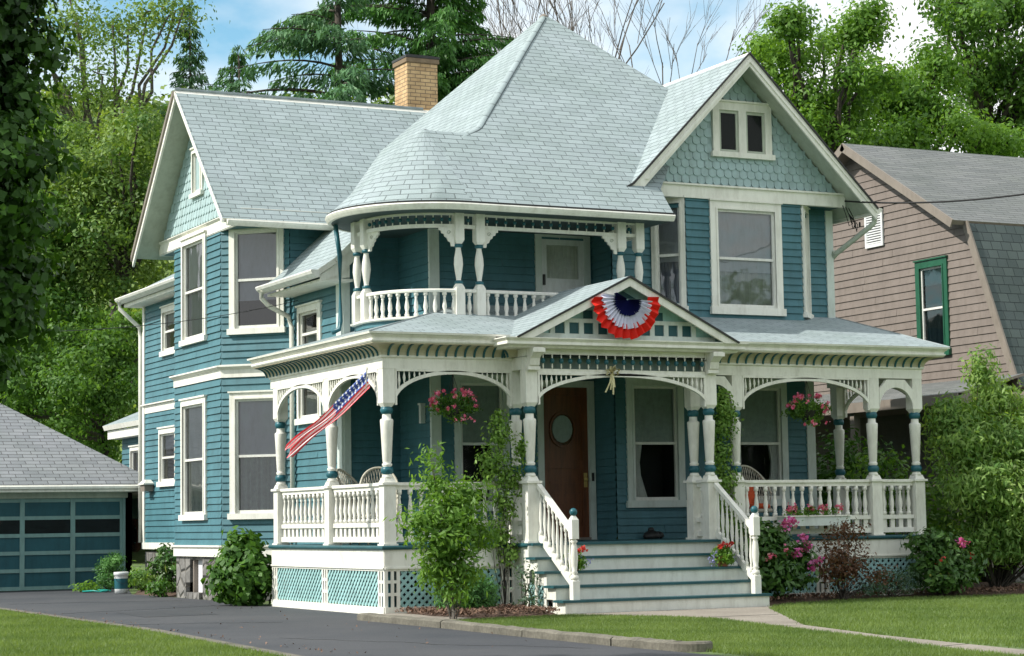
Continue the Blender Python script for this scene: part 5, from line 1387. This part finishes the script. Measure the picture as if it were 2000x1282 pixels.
for sg in (-1, 1):
    yb, ye = AY_+sg*3.62, AY_+sg*5.05
    roofpoly(r, [(NX-.4, yb, 7.2), (27.3, yb, 7.2), (27.3, AY_, AZ_), (NX-.4, AY_, AZ_)] if sg < 0 else [(NX-.4, yb, 7.2), (NX-.4, AY_, AZ_), (27.3, AY_, AZ_), (27.3, yb, 7.2)], 'neighbour_shingle', .1, 'brown_siding', 'brown_trim')
    roofpoly(r, [(NX-.03, ye, 3.77), (27.3, ye, 3.77), (27.3, yb+sg*.02, 7.15), (NX-.03, yb+sg*.02, 7.15)], 'neighbour_wall_shingle', .1, 'brown_siding', 'brown_trim')
nr = r.build('gambrel_roof', B_)
m = MB()
for sg in (-1, 1):
    pts = [(AY_, AZ_), (AY_+sg*3.66, 7.2), (AY_+sg*5.08, 3.75)]
    for (ya, za), (yb, zb), xo in ((pts[0], pts[1], -.42), (pts[1], pts[2], -.06)):
        A = Vector((NX+xo, ya, za)); Bq = Vector((NX+xo, yb, zb)); nrm = Vector((0, -(zb-za), (yb-ya)));
        if nrm.z < 0: nrm = -nrm
        nrm.normalize(); q = Vector((.04, 0, 0)); dn = -nrm*.17
        m.hexa([A, Bq, Bq+dn, A+dn], [A+q, Bq+q, Bq+dn+q, A+dn+q], 'brown_trim')
m.build('rake_board', nr)
m = MB(); m.abox(NX-.6, 27.4, AY_-5.9, AY_-5.0, 3.5, 3.62, 'brown_trim'); m.build('eave_board', nr)
m = MB(); roofpoly(m, [(13.4, 3.7, 3.62), (13.4, 14, 3.62), (NX, 14, 4.02), (NX, 3.7, 4.02)], 'neighbour_shingle', .05, 'brown_siding', 'brown_trim'); m.abox(13.38, 13.44, 3.7, 14, 3.42, 3.62, 'brown_trim'); m.abox(13.4, 14.95, 3.7, 3.76, 3.42, 3.62, 'brown_trim'); m.abox(13.5, 14.9, 3.8, 13.9, 3.42, 3.45, 'brown_siding'); m.build('side_porch_roof', B_)
for yq in (3.9, 7.2, 10.5, 13.8): m = MB(); m.abox(13.45, 13.6, yq-.07, yq+.07, .5, 3.42, 'brown_trim'); m.build('side_porch_post', B_)
m = MB(); m.abox(13.4, NX-.03, 3.7, 14, .3, .5, 'brown_siding'); m.build('side_porch_floor', B_)
m = MB(); m.abox(13.48, 13.54, 4, 13.8, 1.3, 1.36, 'brown_trim')
for k in range(70): m.abox(13.495, 13.525, 4+k*.14, 4.03+k*.14, .6, 1.3, 'brown_trim')
m.abox(13.48, 13.54, 4, 13.8, .56, .6, 'brown_trim'); m.build('side_porch_railing', B_)

# ================================================================== GRASS, MULCH CHIPS
def poly_pts(poly, n):
    xs = [p[0] for p in poly]; ys = [p[1] for p in poly]; out_ = np.empty((0, 2)); pp = np.array(poly)
    while len(out_) < n:
        q = np.stack([rng.uniform(min(xs), max(xs), n), rng.uniform(min(ys), max(ys), n)], 1); c = np.zeros(n, bool)
        for i in range(len(pp)):
            (x0, y0), (x1, y1) = pp[i], pp[(i+1) % len(pp)]
            if y0 == y1: continue
            c ^= ((y0 > q[:, 1]) != (y1 > q[:, 1])) & (q[:, 0] < (x1-x0)*(q[:, 1]-y0)/(y1-y0)+x0)
        out_ = np.concatenate([out_, q[c]])
    return out_[:n]
def patch(q):
    "low-frequency value so the lawn has lighter and darker areas of its own"
    x, y = q[:, 0], q[:, 1]
    return .5+.22*np.sin(x*1.7+y*.6)*np.sin(y*1.3-x*.4)+.18*np.sin(x*4.1+1)*np.sin(y*3.3)
lawns = [('left_lawn', [(-3.98, 7.6), (-4.05, -1.6), (-4.5, -8.2), (-8.6, -8.2), (-7.9, -1.5), (-4.6, 8.5)], 90000, 'near lawn left of the driveway'),
         ('front_lawn', [(-.68, -2.9), (.3, -2.25), (1.0, -2.2), (1.95, -2.1), (2.6, -3.45), (2.82, -4.5), (2.32, -6.5), (1.78, -9.2), (1.14, -11.4), (.9, -13.5), (-1.0, -13.5), (-.75, -9.9), (-.82, -8.6), (-.78, -6), (-.70, -4)], 100000, 'lawn between curb and front path'),
         ('right_lawn', [(5.15, -2.2), (5.6, -1.55), (6.2, -1.1), (7.5, -.65), (9, -.55), (10.5, -1.05), (13.5, -1.6), (13.5, -8), (3.0, -13.6), (1.9, -13.5), (1.88, -10.5), (2.14, -8.97), (2.78, -6.5)], 130000, 'lawn right of the front path')]
for nm, poly, n, lb in lawns:
    q = poly_pts(poly, n); q = q+rng.normal(size=q.shape)*.035; P = np.stack([q[:, 0], q[:, 1], np.zeros(n)], 1)
    a_ = rng.uniform(0, 6.28, n); w_ = .006; hgt = rng.uniform(.025, .055, n); lean = rng.normal(size=(n, 2))*.02
    dv = np.stack([np.cos(a_)*w_, np.sin(a_)*w_, np.zeros(n)], 1)
    V = np.empty((n, 3, 3)); V[:, 0] = P-dv; V[:, 1] = P+dv; V[:, 2] = P+np.stack([lean[:, 0], lean[:, 1], hgt], 1)
    T = patch(q)*.7+rng.uniform(0, .35, n)
    tag(quads_obj('grass', V.reshape(-1, 3), T, 'grass_blade', nv=3), lb, 'grass', kind='stuff')
for nm, poly, n, lb in (('c', [(.1, -.1), (1.95, -.1), (1.95, -1.7), (1.6, -2.0), (.9, -2.1), (.25, -1.8)], 2600, 'wood chip mulch under the sapling'), ('c', [(5.6, -.1), (5.55, -1.55), (6.1, -1.0), (7.5, -.6), (9, -.48), (10.5, -.95), (13, -1.4), (13, .5), (9.8, .5)], 3600, 'wood chip mulch under the right hand shrubs')):
    q = poly_pts(poly, n); P = np.stack([q[:, 0], q[:, 1], rng.uniform(.06, .115, n)], 1)
    tag(quads_obj('mulch_chips', leaf_quads(P, .06, 0, .5, 1.5), rng.uniform(0, 1, n), 'chip'), lb, 'mulch', kind='stuff')

q = poly_pts([(-3.8, 7), (-.4, 7), (-.8, -8), (-4.2, -8)], 200); q[:, 0] = np.where(rng.uniform(size=200) < .75, -3.9+np.abs(rng.normal(size=200))*.16, q[:, 0]); P = np.stack([q[:, 0], q[:, 1], np.full(200, .013)], 1)
tag(quads_obj('fallen_leaves', leaf_quads(P, .032, 0, .6, 3), rng.uniform(0, 1, 200), 'chip'), 'dry leaves and debris scattered on the driveway', 'leaves', kind='stuff')

# ================================================================== SHRUBS AND SMALL PLANTS
def shrub(name, label, base, lobes, n, size, mat, cat='shrub', group='shrubs in the beds', droop=.1, aspect=.45, stems=14, flowers=None, rc=.07, nl=14, shell=.35, bark='bark_dark', flat=.5, sr=.010):
    base = Vector(base); t = thing(name, tuple(base), label, cat, group)
    L = [(base.x+l[0], base.y+l[1], base.z+l[2], l[3], l[4], l[5]) for l in lobes]
    P, T, C = crown_pts(L, n//nl, nl, rc, shell); kp = P[:, 2] > base.z+.02; P = P[kp]; T = T[kp]; OV = OUTV[kp]
    m = MB()
    for i in rng.permutation(len(C))[:stems]:
        c = Vector(C[i]); limb(m, base+Vector((random.uniform(-.05, .05), random.uniform(-.05, .05), -.02)), c, sr, sr*.35, bark, 4, 4, .06, .05)
    m.build('stems', t, base)
    quads_obj('foliage', leaf_quads(P, size, droop, aspect, flat, out=OV), T, mat, t, tuple(base))
    if flowers:
        for fm, pts, fs, cnt, fr_ in flowers:
            Q = []
            for p in pts:
                Q.append(np.array([base.x+p[0], base.y+p[1], base.z+p[2]])+rng.normal(size=(cnt, 3))*fr_)
            Q = np.concatenate(Q); quads_obj('flowers', leaf_quads(Q, fs, 0, .95, 1.), rng.uniform(0, 1, len(Q)), fm, t, tuple(base))
    return t
# sapling
shrub('sapling', 'slender leafy sapling with pale bark growing in the bed at the porch corner', (.02, -2.3, 0), [(-.12, 0, 1.1, .50, .5, .38), (.08, .05, 1.45, .55, .5, .32), (-.05, 0, .85, .38, .36, .30), (-.22, 0, 1.85, .26, .26, .28), (-.30, .0, 2.2, .09, .09, .22), (.25, 0, 1.7, .28, .25, .2), (-.45, 0, 1.35, .3, .3, .18), (.42, .1, 1.15, .26, .3, .2), (-.25, .1, .6, .26, .22, .18), (.15, 0, .62, .3, .26, .2), (0, -.05, .38, .2, .2, .12)], 6200, .10, 'leaf_fresh', 'tree', None, .35, .34, 13, rc=.10, nl=9, shell=.65, bark='bark_grey', sr=.006)
m = MB(); sap = [o for o in bpy.data.objects if o.name == 'sapling'][0]; m.tube([(.02, -2.3, -.02), (.0, -2.3, .5), (-.06, -2.3, 1.1), (-.2, -2.3, 1.7), (-.3, -2.3, 2.3)], .028, 'bark_grey', 7, .006); m.build('trunk', sap)
shrub('juniper_bush', 'rounded bright green conifer bush under the porch lattice', (1.02, -.62, 0), [(0, 0, .34, .42, .38, .36), (-.2, 0, .22, .28, .3, .24), (.22, .0, .25, .26, .3, .25)], 9000, .055, 'needle_bright', 'bush', droop=-.2, aspect=.3, nl=30, rc=.04, shell=.25)
shrub('rose_plant', 'thin thorny plant with few leaves left of the front steps', (1.86, -.85, .05), [(0, 0, .45, .16, .16, .3), (0, 0, .15, .22, .22, .1)], 300, .06, 'leaf_dusty', 'plant', stems=9, nl=7, rc=.05)
def vine(label, base, lobes, n, size=.065, mat='leaf_vine'):
    return shrub('climbing_vine', label, base, lobes, n, size, mat, 'vine', 'vines on the entrance posts', .3, .55, 14, nl=9, rc=.06, shell=.7, sr=.006)
vine('green vine climbing the left entrance post', (1.85, -.14, .02), [(-.05, 0, 2.55, .22, .12, .28), (-.15, 0, 2.15, .32, .14, .30), (.12, 0, 1.9, .24, .12, .30), (0, 0, 1.55, .22, .12, .28), (-.1, 0, 1.15, .2, .1, .25), (.1, 0, .85, .16, .1, .22), (.28, -.1, 2.35, .14, .1, .3), (-.05, 0, 2.85, .10, .08, .12)], 2900)
vine('green vine in the small arch right of the entrance', (5.70, -.10, .02), [(0, 0, 3.1, .17, .1, .25), (.03, 0, 2.7, .20, .1, .3), (-.02, 0, 2.3, .18, .1, .3), (.02, 0, 1.9, .2, .1, .25), (.12, 0, 2.95, .16, .1, .2), (0, 0, 1.5, .2, .1, .2), (0, 0, 1.15, .24, .12, .22)], 3800)
shrub('hydrangea_bush', 'large leaved light green bush beside the bay chamfer', (-.28, 5.35, 0), [(0, 0, .55, .40, .55, .55), (-.1, .3, .45, .35, .35, .40), (.1, -.3, .45, .3, .3, .42), (0, 0, 1.0, .25, .35, .22)], 3200, .115, 'leaf_hydrangea', 'bush', droop=.5, aspect=.85, nl=8, rc=.07, shell=.22, flat=1.6)
shrub('rhododendron_bush', 'dark leathery bush by the bay foundation', (.55, 11.6, 0), [(0, 0, .5, .42, .5, .42), (-.1, .3, .65, .3, .35, .28), (.05, -.3, .45, .3, .35, .35)], 1500, .13, 'leaf_rhodo', 'bush', nl=8, rc=.07, shell=.3, flat=1.2)
shrub('juniper_bush', 'small bushy juniper leaning at the garage end of the bed', (.25, 15.4, 0), [(0, 0, .35, .28, .4, .35), (.1, -.2, .6, .16, .2, .22)], 4000, .06, 'needle_bright', 'bush', droop=-.2, aspect=.3, nl=30, rc=.05, shell=.3)
shrub('low_plant', 'small yellow green plant at the foot of the stone foundation', (-.02, 10.9, 0), [(0, 0, .16, .2, .2, .15)], 420, .09, 'leaf_hydrangea', 'plant', flat=1.3)
shrub('low_plant', 'russet tipped low plant behind the white bucket', (.55, 13.9, 0), [(0, 0, .28, .3, .4, .26)], 700, .09, 'leaf_willow', 'plant')
shrub('low_plant', 'weeds at the end of the driveway edge beside the hose', (-.25, 15.2, 0), [(0, 0, .10, .25, .2, .09)], 350, .08, 'leaf_fresh', 'plant')
shrub('rhododendron_bush', 'rhododendron with magenta flowers right of the front steps', (6.25, -.62, .05),
      [(0, 0, .55, .55, .45, .50), (-.25, .0, .75, .36, .35, .40), (.30, 0, .55, .4, .4, .42), (-.2, -.1, .3, .4, .35, .25), (-.3, .1, 1.05, .28, .28, .22), (.0, .1, 1.0, .3, .28, .20)], 3400, .12, 'leaf_rhodo', 'bush', nl=8, rc=.07, shell=.3, flat=.9,
      flowers=[('petal_magenta', [(.35, -.35, .95), (.42, -.35, .82), (.18, -.38, .72), (.50, -.32, .50), (.62, -.3, .60), (.10, -.3, 1.18), (.20, -.3, 1.2), (.02, -.3, 1.16), (-.55, -.36, .42)], .055, 34, .04), ('petal_pink', [(-.35, -.4, .66), (-.28, -.4, .68), (-.02, -.4, .78)], .045, 12, .025)])
shrub('barberry_bush', 'reddish brown open shrub in front of the right porch railing', (7.55, -.62, .05), [(0, 0, .7, .45, .35, .45), (-.15, 0, .4, .4, .3, .3), (.25, 0, .45, .35, .3, .3), (.1, 0, 1.05, .3, .25, .2), (.75, .05, .3, .3, .25, .22)], 3000, .06, 'leaf_russet', 'bush', nl=9, rc=.07, shell=.5, stems=34, sr=.008)
shrub('lavender_plant', 'grey green low plants between the brown shrub and the right hand rhododendron', (8.5, -.58, .05), [(0, 0, .22, .4, .25, .2), (.3, 0, .2, .25, .2, .2), (-.5, -.15, .12, .3, .15, .12)], 1200, .07, 'leaf_dusty', 'plant', droop=-.6, aspect=.25)
shrub('rhododendron_bush', 'rhododendron with yellowing leaves below the right porch corner', (9.45, -.62, .05), [(0, 0, .5, .5, .4, .45), (-.2, 0, .8, .35, .3, .25), (.35, 0, .55, .4, .4, .4), (0, -.1, .25, .5, .35, .22)], 3300, .115, 'leaf_rhodo', 'bush', nl=9, rc=.075, shell=.3, flat=.9,
      flowers=[('petal_magenta', [(.18, -.38, .82)], .055, 40, .045), ('petal_red', [(.3, -.4, .62), (-.3, -.4, .55)], .04, 10, .03)])
shrub('willow_shrub', 'big drooping light green shrub at the right end of the porch', (11.2, .1, 0),
      [(-.5, 0, 2.6, .75, .7, .55), (.3, 0, 2.4, .9, .8, .6), (-.55, -.4, 1.8, .7, .6, .5), (.2, -.6, 1.6, .8, .6, .6), (.9, -.4, 2.2, .8, .7, .8), (-.1, -.3, .95, .8, .6, .5), (.8, -.5, 1.1, .8, .6, .6), (.35, .3, 3.25, .45, .45, .35), (.0, .2, 3.7, .22, .22, .45), (-.75, .2, 3.0, .35, .3, .25), (1.2, .2, 2.9, .6, .5, .4), (1.7, -.3, 1.9, .8, .6, .9)],
      42000, .115, 'leaf_willow', 'bush', droop=1.1, aspect=.32, nl=14, rc=.12, shell=.55, stems=50, sr=.018)
shrub('laurel_bush', 'dark shrub in the shade behind the drooping shrub, right of the porch', (11.6, 2.0, 0), [(0, 0, 1.2, 1.4, 1.0, 1.1), (-.9, .6, 1.6, .7, .8, 1.0), (1.0, .3, 1.5, 1, .8, 1.2)], 5200, .13, 'leaf_mid', 'bush', nl=12, rc=.12, shell=.4)
shrub('laurel_bush', 'tall dark shrub seen through the right porch arches', (11.9, 5.6, 0), [(0, 0, 1.5, 1.6, 1.6, 1.5), (-.6, 2.0, 1.7, 1.2, 1.6, 1.5), (0, 4, 1.5, 1.4, 1.6, 1.5), (-.5, -1, 1.4, 1.2, 1.2, 1.3)], 13000, .15, 'leaf_maple_dark', 'bush', nl=12, rc=.14, shell=.4)

# ================================================================== THINGS ON AND ROUND THE HOUSE
def basket(label, x, y, z):
    t = thing('hanging_basket', (x, y, z), label, 'hanging basket', 'hanging flower baskets'); m = MB()
    m.lathe((x, y, z-.16), [(.08, 0), (.13, .06), (.16, .15), (.165, .16)], 'dark_metal', 14); m.build('pot', t, (x, y, z-.16))
    m = MB()
    for k in range(3):
        a_ = k*2.09; m.tube([(x+.15*math.cos(a_), y+.15*math.sin(a_), z), (x, y, z+.48)], .004, 'dark_metal', 4)
    m.tube([(x, y, z+.48), (x, y, 3.60)], .005, 'dark_metal', 4); m.build('hanger', t)
    L = [(x, y, z+.05, .34, .22, .15), (x-.12, y, z-.05, .28, .2, .12), (x+.22, y, z-.0, .2, .15, .12), (x+.05, y-.05, z-.16, .15, .12, .08)]
    P, T, C = crown_pts(L, 170, 10, .04, .5); quads_obj('foliage', leaf_quads(P, .05, .3, .6), T, 'leaf_mid', t, (x, y, z))
    Q = []
    for k in range(34):
        a_ = random.uniform(0, 6.28); b_ = random.uniform(-.6, 1.2); c = np.array([x+.36*math.cos(a_)*math.cos(b_), y-.02+.24*math.sin(a_)*math.cos(b_), z+.06+.20*math.sin(b_)]); Q.append(c+rng.normal(size=(18, 3))*.016)
    for k in range(5): c = np.array([x+random.uniform(-.2, .28), y-.18, z-random.uniform(.15, .24)]); Q.append(c+rng.normal(size=(10, 3))*.014)
    Q = np.concatenate(Q); quads_obj('flowers', leaf_quads(Q, .034, 0, .95, .3), rng.uniform(0, 1, len(Q)), 'petal_pink', t, (x, y, z)); return t
basket('pink flower basket hanging in the large arch left of the entrance', 1.14, .03, 3.03)
basket('pink flower basket hanging in the large arch right of the entrance', 7.42, .03, 3.03)
# flower box on the right railing
t = thing('flower_box', (7.35, -.12, 1.2), 'grey flower box with pink blooms hung on the right porch railing', 'flower box')
m = MB(); m.abox(6.75, 8.0, -.24, -.02, 1.18, 1.34, 'cool_trim'); m.abox(6.73, 8.02, -.26, -.0, 1.325, 1.345, 'cream_paint'); m.build('box', t)
P, T, C = crown_pts([(7.35, -.13, 1.40, .62, .10, .08)], 70, 8, .04, .6); quads_obj('foliage', leaf_quads(P, .05), T, 'leaf_mid', t, (7.35, -.12, 1.2))
Q = np.concatenate([np.array([c, -.15, 1.46])+rng.normal(size=(26, 3))*.03 for c in (6.9, 7.0, 7.5, 7.55, 7.86, 7.3)]); quads_obj('flowers', leaf_quads(Q, .045, 0, .95, .3), rng.uniform(0, 1, len(Q)), 'petal_pink', t, (7.35, -.12, 1.2))
def pot(label, x, y, z, s=1):
    t = thing('potted_flowers', (x, y, z), label, 'flower pot', 'flower pots on the front steps'); m = MB()
    m.lathe((x, y, z+.001), [(.07*s, 0), (.095*s, .14*s), (.105*s, .15*s), (.105*s, .17*s)], 'terracotta', 14); m.build('pot', t, (x, y, z))
    P, T, C = crown_pts([(x, y, z+.20*s, .19*s, .16*s, .10*s), (x, y-.06, z+.10*s, .17*s, .12*s, .10*s)], 90, 9, .03, .5); quads_obj('foliage', leaf_quads(P, .055), T, 'leaf_fresh', t, (x, y, z))
    Q = np.concatenate([np.array([x+a_, y-.06, z+b_])+rng.normal(size=(22, 3))*.018 for a_, b_ in ((-.02, .33*s), (.05, .31*s), (.12, .35*s), (-.08, .29*s))]); quads_obj('flowers', leaf_quads(Q, .04, 0, .95, .3), rng.uniform(0, 1, len(Q)), 'petal_red', t, (x, y, z))
    Q = np.concatenate([np.array([x+a_, y-.05, z+b_])+rng.normal(size=(26, 3))*.03 for a_, b_ in ((-.2, .13), (-.15, .2), (.2, .12), (-.22, .08))]); quads_obj('trailing_flowers', leaf_quads(Q, .028, .3, .7, .3), rng.uniform(0, 1, len(Q)), 'petal_lilac', t, (x, y, z))
pot('pot of red and lilac flowers on the steps by the right newel', 5.05, -1.08, .6); pot('pot of flowers half hidden behind the left stair railing', 2.52, -1.08, .6, .9)
# wicker chairs
def chair(label, x, y, rz, cushion=None):
    t = thing('wicker_chair', (0, 0, 0), label, 'chair', 'wicker chairs on the porch'); F = Fr((0, 0), (0, -1))
    m = MB(); m.lathe((0, 0, .40), [(.27, 0), (.28, .02), (.28, .05), (.25, .06)], 'wicker', 20); m.build('seat', t)
    m = MB(); n = 26
    ar = [(.29*math.cos(R(-20+220*k/n)), .27*math.sin(R(-20+220*k/n)), .70+.47*math.sin(math.pi*k/n)) for k in range(n+1)]
    m.tube(ar, .02, 'wicker', 6); m.tube([(p[0]*.97, p[1]*.97, .46) for p in ar], .014, 'wicker', 6)
    for k in range(1, n, 1): m.tube([(ar[k][0]*.97, ar[k][1]*.97, .46), tuple(ar[min(n, k+3)])], .006, 'wicker', 4); m.tube([(ar[k][0]*.97, ar[k][1]*.97, .46), tuple(ar[max(0, k-3)])], .006, 'wicker', 4)
    m.build('backrest', t)
    for a_ in (45, 135, 225, 315):
        m = MB(); m.tube([(.2*math.cos(R(a_)), .2*math.sin(R(a_)), .41), (.24*math.cos(R(a_)), .24*math.sin(R(a_)), 0)], .016, 'wicker', 6); m.build('leg', t)
    if cushion: 
        m = MB(); m.lathe((0, 0, .46), [(.20, 0), (.24, .03), (.23, .07), (.15, .09)], cushion, 16); m.box(Fr((0, .22), (0, -1)), -.2, .2, .5, .92, -.03, .06, cushion); m.build('cushion', t)
    t.location = (x, y, DECK+.004); t.rotation_euler.z = R(rz); return t
chair('wicker chair with lattice back nearest the porch corner', .50, 1.35, -20); chair('wicker chair with a plain round back by the middle post', .50, 2.35, 40); chair('wicker chair with bright orange cushion behind the right railing', 6.95, .9, 10, 'orange_cloth')
m = MB(); c0 = Vector((5.75, 2.22, DECK+.002))
m.lathe(c0, [(.13, 0), (.15, .04), (.12, .10), (.05, .14)], 'dark_metal', 12); m.lathe(c0+Vector((.14, 0, 0)), [(.05, 0), (.09, .04), (.075, .09), (.03, .12)], 'dark_metal', 10); m.lathe(c0+Vector((-.02, -.02, .12)), [(.05, 0), (.055, .04), (.03, .07)], 'dark_metal', 10)
tag(m.build('stone_ornament'), 'small dark ornament on the porch floor under the window', 'ornament')
# bunting fan on the pediment
cx, cy, cz = 3.64, -.80, 4.61
t = thing('bunting_fan', (cx, cy, cz), 'red, white and blue pleated bunting fan on the entrance pediment', 'bunting')
def fan(r0, r1, a0_, a1_, m_, nm, w0, npl=34):
    b = MB(); N_ = npl*2; G = []
    for i, q in enumerate((0, .5, 1)):
        r_ = r0+(r1-r0)*q; row = []
        for k in range(N_+1):
            a_ = R(a0_+(a1_-a0_)*k/N_); pl = (.018+.02*q)*(1 if k % 2 else -1); rr_ = r_*(1+.025*(k % 2)*q+.02*math.sin(k*1.3)*q)
            row.append((cx+rr_*math.cos(a_)*1.0, cy+w0+pl, cz+rr_*math.sin(a_)-.02*q))
        G.append(row)
    for i in range(2):
        for k in range(N_): b.face([G[i][k], G[i][k+1], G[i+1][k+1], G[i+1][k]], m_)
    b.build(nm, t, (cx, cy, cz))
fan(.02, .23, 150, 366, 'bunting_blue', 'blue_center', -.035, 26); fan(.21, .42, 166, 361, 'bunting_white', 'white_band', -.02, 20); fan(.37, .565, 176, 368, 'bunting_red', 'red_band', .0, 14)
# bow on the entrance arch
bx_, by_, bz_ = 3.52, -.50, 3.53
m = MB()
for a_, l in ((20, .13), (160, .12), (70, .11), (110, .10), (-15, .10), (200, .11)):
    c, s = math.cos(R(a_)), math.sin(R(a_)); pts = [(bx_, by_-.02, bz_), (bx_+c*l*.6-s*.03, by_-.07, bz_+s*l*.6+c*.03), (bx_+c*l, by_-.05, bz_+s*l), (bx_+c*l*.6+s*.03, by_-.03, bz_+s*l*.6-c*.03), (bx_, by_-.02, bz_)]
    for k in range(4):
        p, q = Vector(pts[k]), Vector(pts[k+1]); o_ = Vector((0, .03, .0)); m.face([p-o_, q-o_, q+o_, p+o_], 'ribbon_cream')
for dx, l in ((-.03, .26), (.015, .33), (-.12, .30), (.04, .22)):
    pts = [Vector((bx_, by_-.03, bz_)), Vector((bx_+dx*.4, by_-.05, bz_-l*.5)), Vector((bx_+dx, by_-.03, bz_-l))]; o_ = Vector((.016, .004, 0))
    for k in range(2): m.face([pts[k]-o_, pts[k+1]-o_, pts[k+1]+o_, pts[k]+o_], 'ribbon_cream')
tag(m.build('ribbon_bow'), 'cream ribbon bow tied at the top of the entrance arch', 'bow')
# flag
A = Vector((-.12, .28, 3.46)); B = Vector((-1.12, .95, 2.42)); t = thing('flag', (-.1, .25, 3.45), 'red, white and blue striped flag flying from the left side of the porch', 'flag')
d = (B-A).normalized(); sidev = Vector((.15, -.25, -1)).normalized(); nrm = d.cross(sidev).normalized(); Lf = (B-A).length
def fp(s, v):
    # s along the fly 0..1, v across the hoist 0..1; folded in gathers
    wdt = .25*(1-.25*s); fold = .045*math.sin(v*13+s*3)*(.5+.6*s); sag = -.05*math.sin(math.pi*s)
    p = A+d*Lf*s+sidev*wdt*(v-.35)+nrm*fold; p.z += sag+.03*math.sin(s*9+v*2)*s; p += d*(.06*math.sin(v*11)*s); return p
m = MB(); NS, NVv = 40, 39
for i in range(NS):
    for k in range(NVv):
        s0 = i/NS; st_ = k*13//NVv
        mt = 'flag_blue' if (s0 < .40 and st_ < 8) else ('flag_red' if st_ % 2 == 0 else 'flag_white')
        m.face([fp(i/NS, k/NVv), fp((i+1)/NS, k/NVv), fp((i+1)/NS, (k+1)/NVv), fp(i/NS, (k+1)/NVv)], mt, True)
fl = m.build('flag_cloth', t)
m = MB()
for i in range(9):
    for k in range(6 if i % 2 == 0 else 5):
        s0 = .03+i*.042; v = .04+(k+(0 if i % 2 == 0 else .5))*.115
        if v > .6: continue
        for sgn in (-1, 1):
            c = fp(s0, v)+nrm*.007*sgn; P_ = []
            for q in range(10):
                r_ = .021 if q % 2 == 0 else .009; P_.append(c+d*r_*math.cos(q*.628)+sidev*r_*math.sin(q*.628))
            m.face(P_, 'flag_white')
m.build('stars', fl)
m = MB(); m.tube([(.02, .2, 3.52), (-.14, .28, 3.58)], .012, 'cream_paint', 6); m.tube([(-.13, .27, 3.60), (-.17, .22, 3.28)], .008, 'cream_paint', 6); m.build('flag_pole', t)
# bucket, hose, reel, feeder
t = thing('paint_bucket', (.0, 13.6, 0), 'white plastic bucket with green label at the driveway edge', 'bucket'); x, y = .0, 13.6
m = MB(); m.lathe((x, y, .01), [(.125, 0), (.13, .09, 'teal_trim'), (.138, .30, 'plastic_white'), (.14, .36), (.15, .365), (.15, .42), (.142, .43), (.142, .40)], 'plastic_white', 20); m.build('body', t)
m = MB(); m.tube([(x-.145, y, .37), (x-.12, y-.12, .26), (x, y-.17, .2), (x+.12, y-.12, .26), (x+.145, y, .37)], .004, 'dark_metal', 4); m.build('handle', t)
m = MB(); pts = [(-.15+.30*math.cos(k*.5)*(1-k*.02)-.3*(k > 20)*(k-20)*.02, 14.9+.5*math.sin(k*.5), .03+.01*(k % 3)) for k in range(30)]; m.tube(pts, .016, 'hose_green', 6); tag(m.build('garden_hose'), 'green garden hose lying in loops beside the white bucket', 'hose')
t = thing('hose_reel', (1.72, 18.4, 1.2), 'brown hose coiled on a wall reel at the rear corner of the house', 'hose reel'); m = MB(); Fh = Fr((1.72, 18.4), (-.9, -.45))
for rr_ in (.24, .28, .32, .36):
    for w_ in (0, .04, .08): m.tube([Fh(rr_*math.cos(k*.3)*.55, 1.15+rr_*math.sin(k*.3), w_) for k in range(22)], .02, 'brown_hose', 6)
m.build('coiled_hose', t); m = MB(); m.box(Fh, -.06, .06, 1.0, 1.3, -.1, .14, 'dark_metal'); m.build('bracket', t)
t = thing('bird_feeder', (1.25, 16.1, 2.1), 'small brown feeder with a pale lid on the rear wing wall', 'bird feeder'); m = MB(); m.abox(1.18, 1.38, 15.95, 16.25, 2.10, 2.24, 'brown_trim'); m.build('tray', t); m = MB(); m.abox(1.14, 1.39, 15.88, 16.32, 2.245, 2.275, 'cream_paint'); m.hexa([(1.16, 15.92, 2.275), (1.38, 15.92, 2.275), (1.38, 16.28, 2.275), (1.16, 16.28, 2.275)], [(1.22, 16.0, 2.35), (1.34, 16.0, 2.35), (1.34, 16.2, 2.35), (1.22, 16.2, 2.35)], 'cream_paint'); m.build('lid', t)
# cables
def cable(label, A, B, sag, r_=.012):
    m = MB(); A, B = Vector(A), Vector(B); pts = [A.lerp(B, k/30)-Vector((0, 0, sag*4*(k/30)*(1-k/30))) for k in range(31)]; m.tube(pts, r_, 'cable_black', 5); return tag(m.build('power_cable'), label, 'cable', 'cables running to the house')
e_ = TP(2350, 305, 30)
cable('twisted black power cable crossing in front of the brown house', (9.66, 1.94, 6.83), tuple(e_), .25, .016)
e2 = TP(-300, 640, 26)
cable('thin black cable running in from the left to the stair wall', (1.12, 6.4, 5.25), tuple(e2), .25, .006)
m = MB()
for k in range(3):
    pts = [(9.6+.06*k, 1.93, 6.75-.02*k), (9.62+.07*k, 1.86, 6.55), (9.66+.08*k, 1.84, 6.38-.05*k), (9.75+.05*k, 1.86, 6.42), (9.72, 1.92, 6.6)]; m.tube(pts, .008, 'cable_black', 5)
m.lathe((9.80, 1.86, 6.36), [(.015, 0), (.02, .02), (.015, .08)], 'cable_black', 6); m.lathe((9.90, 1.86, 6.38), [(.015, 0), (.02, .02), (.015, .08)], 'cable_black', 6); m.build('service_wires', H)
print('objects', len(bpy.data.objects))
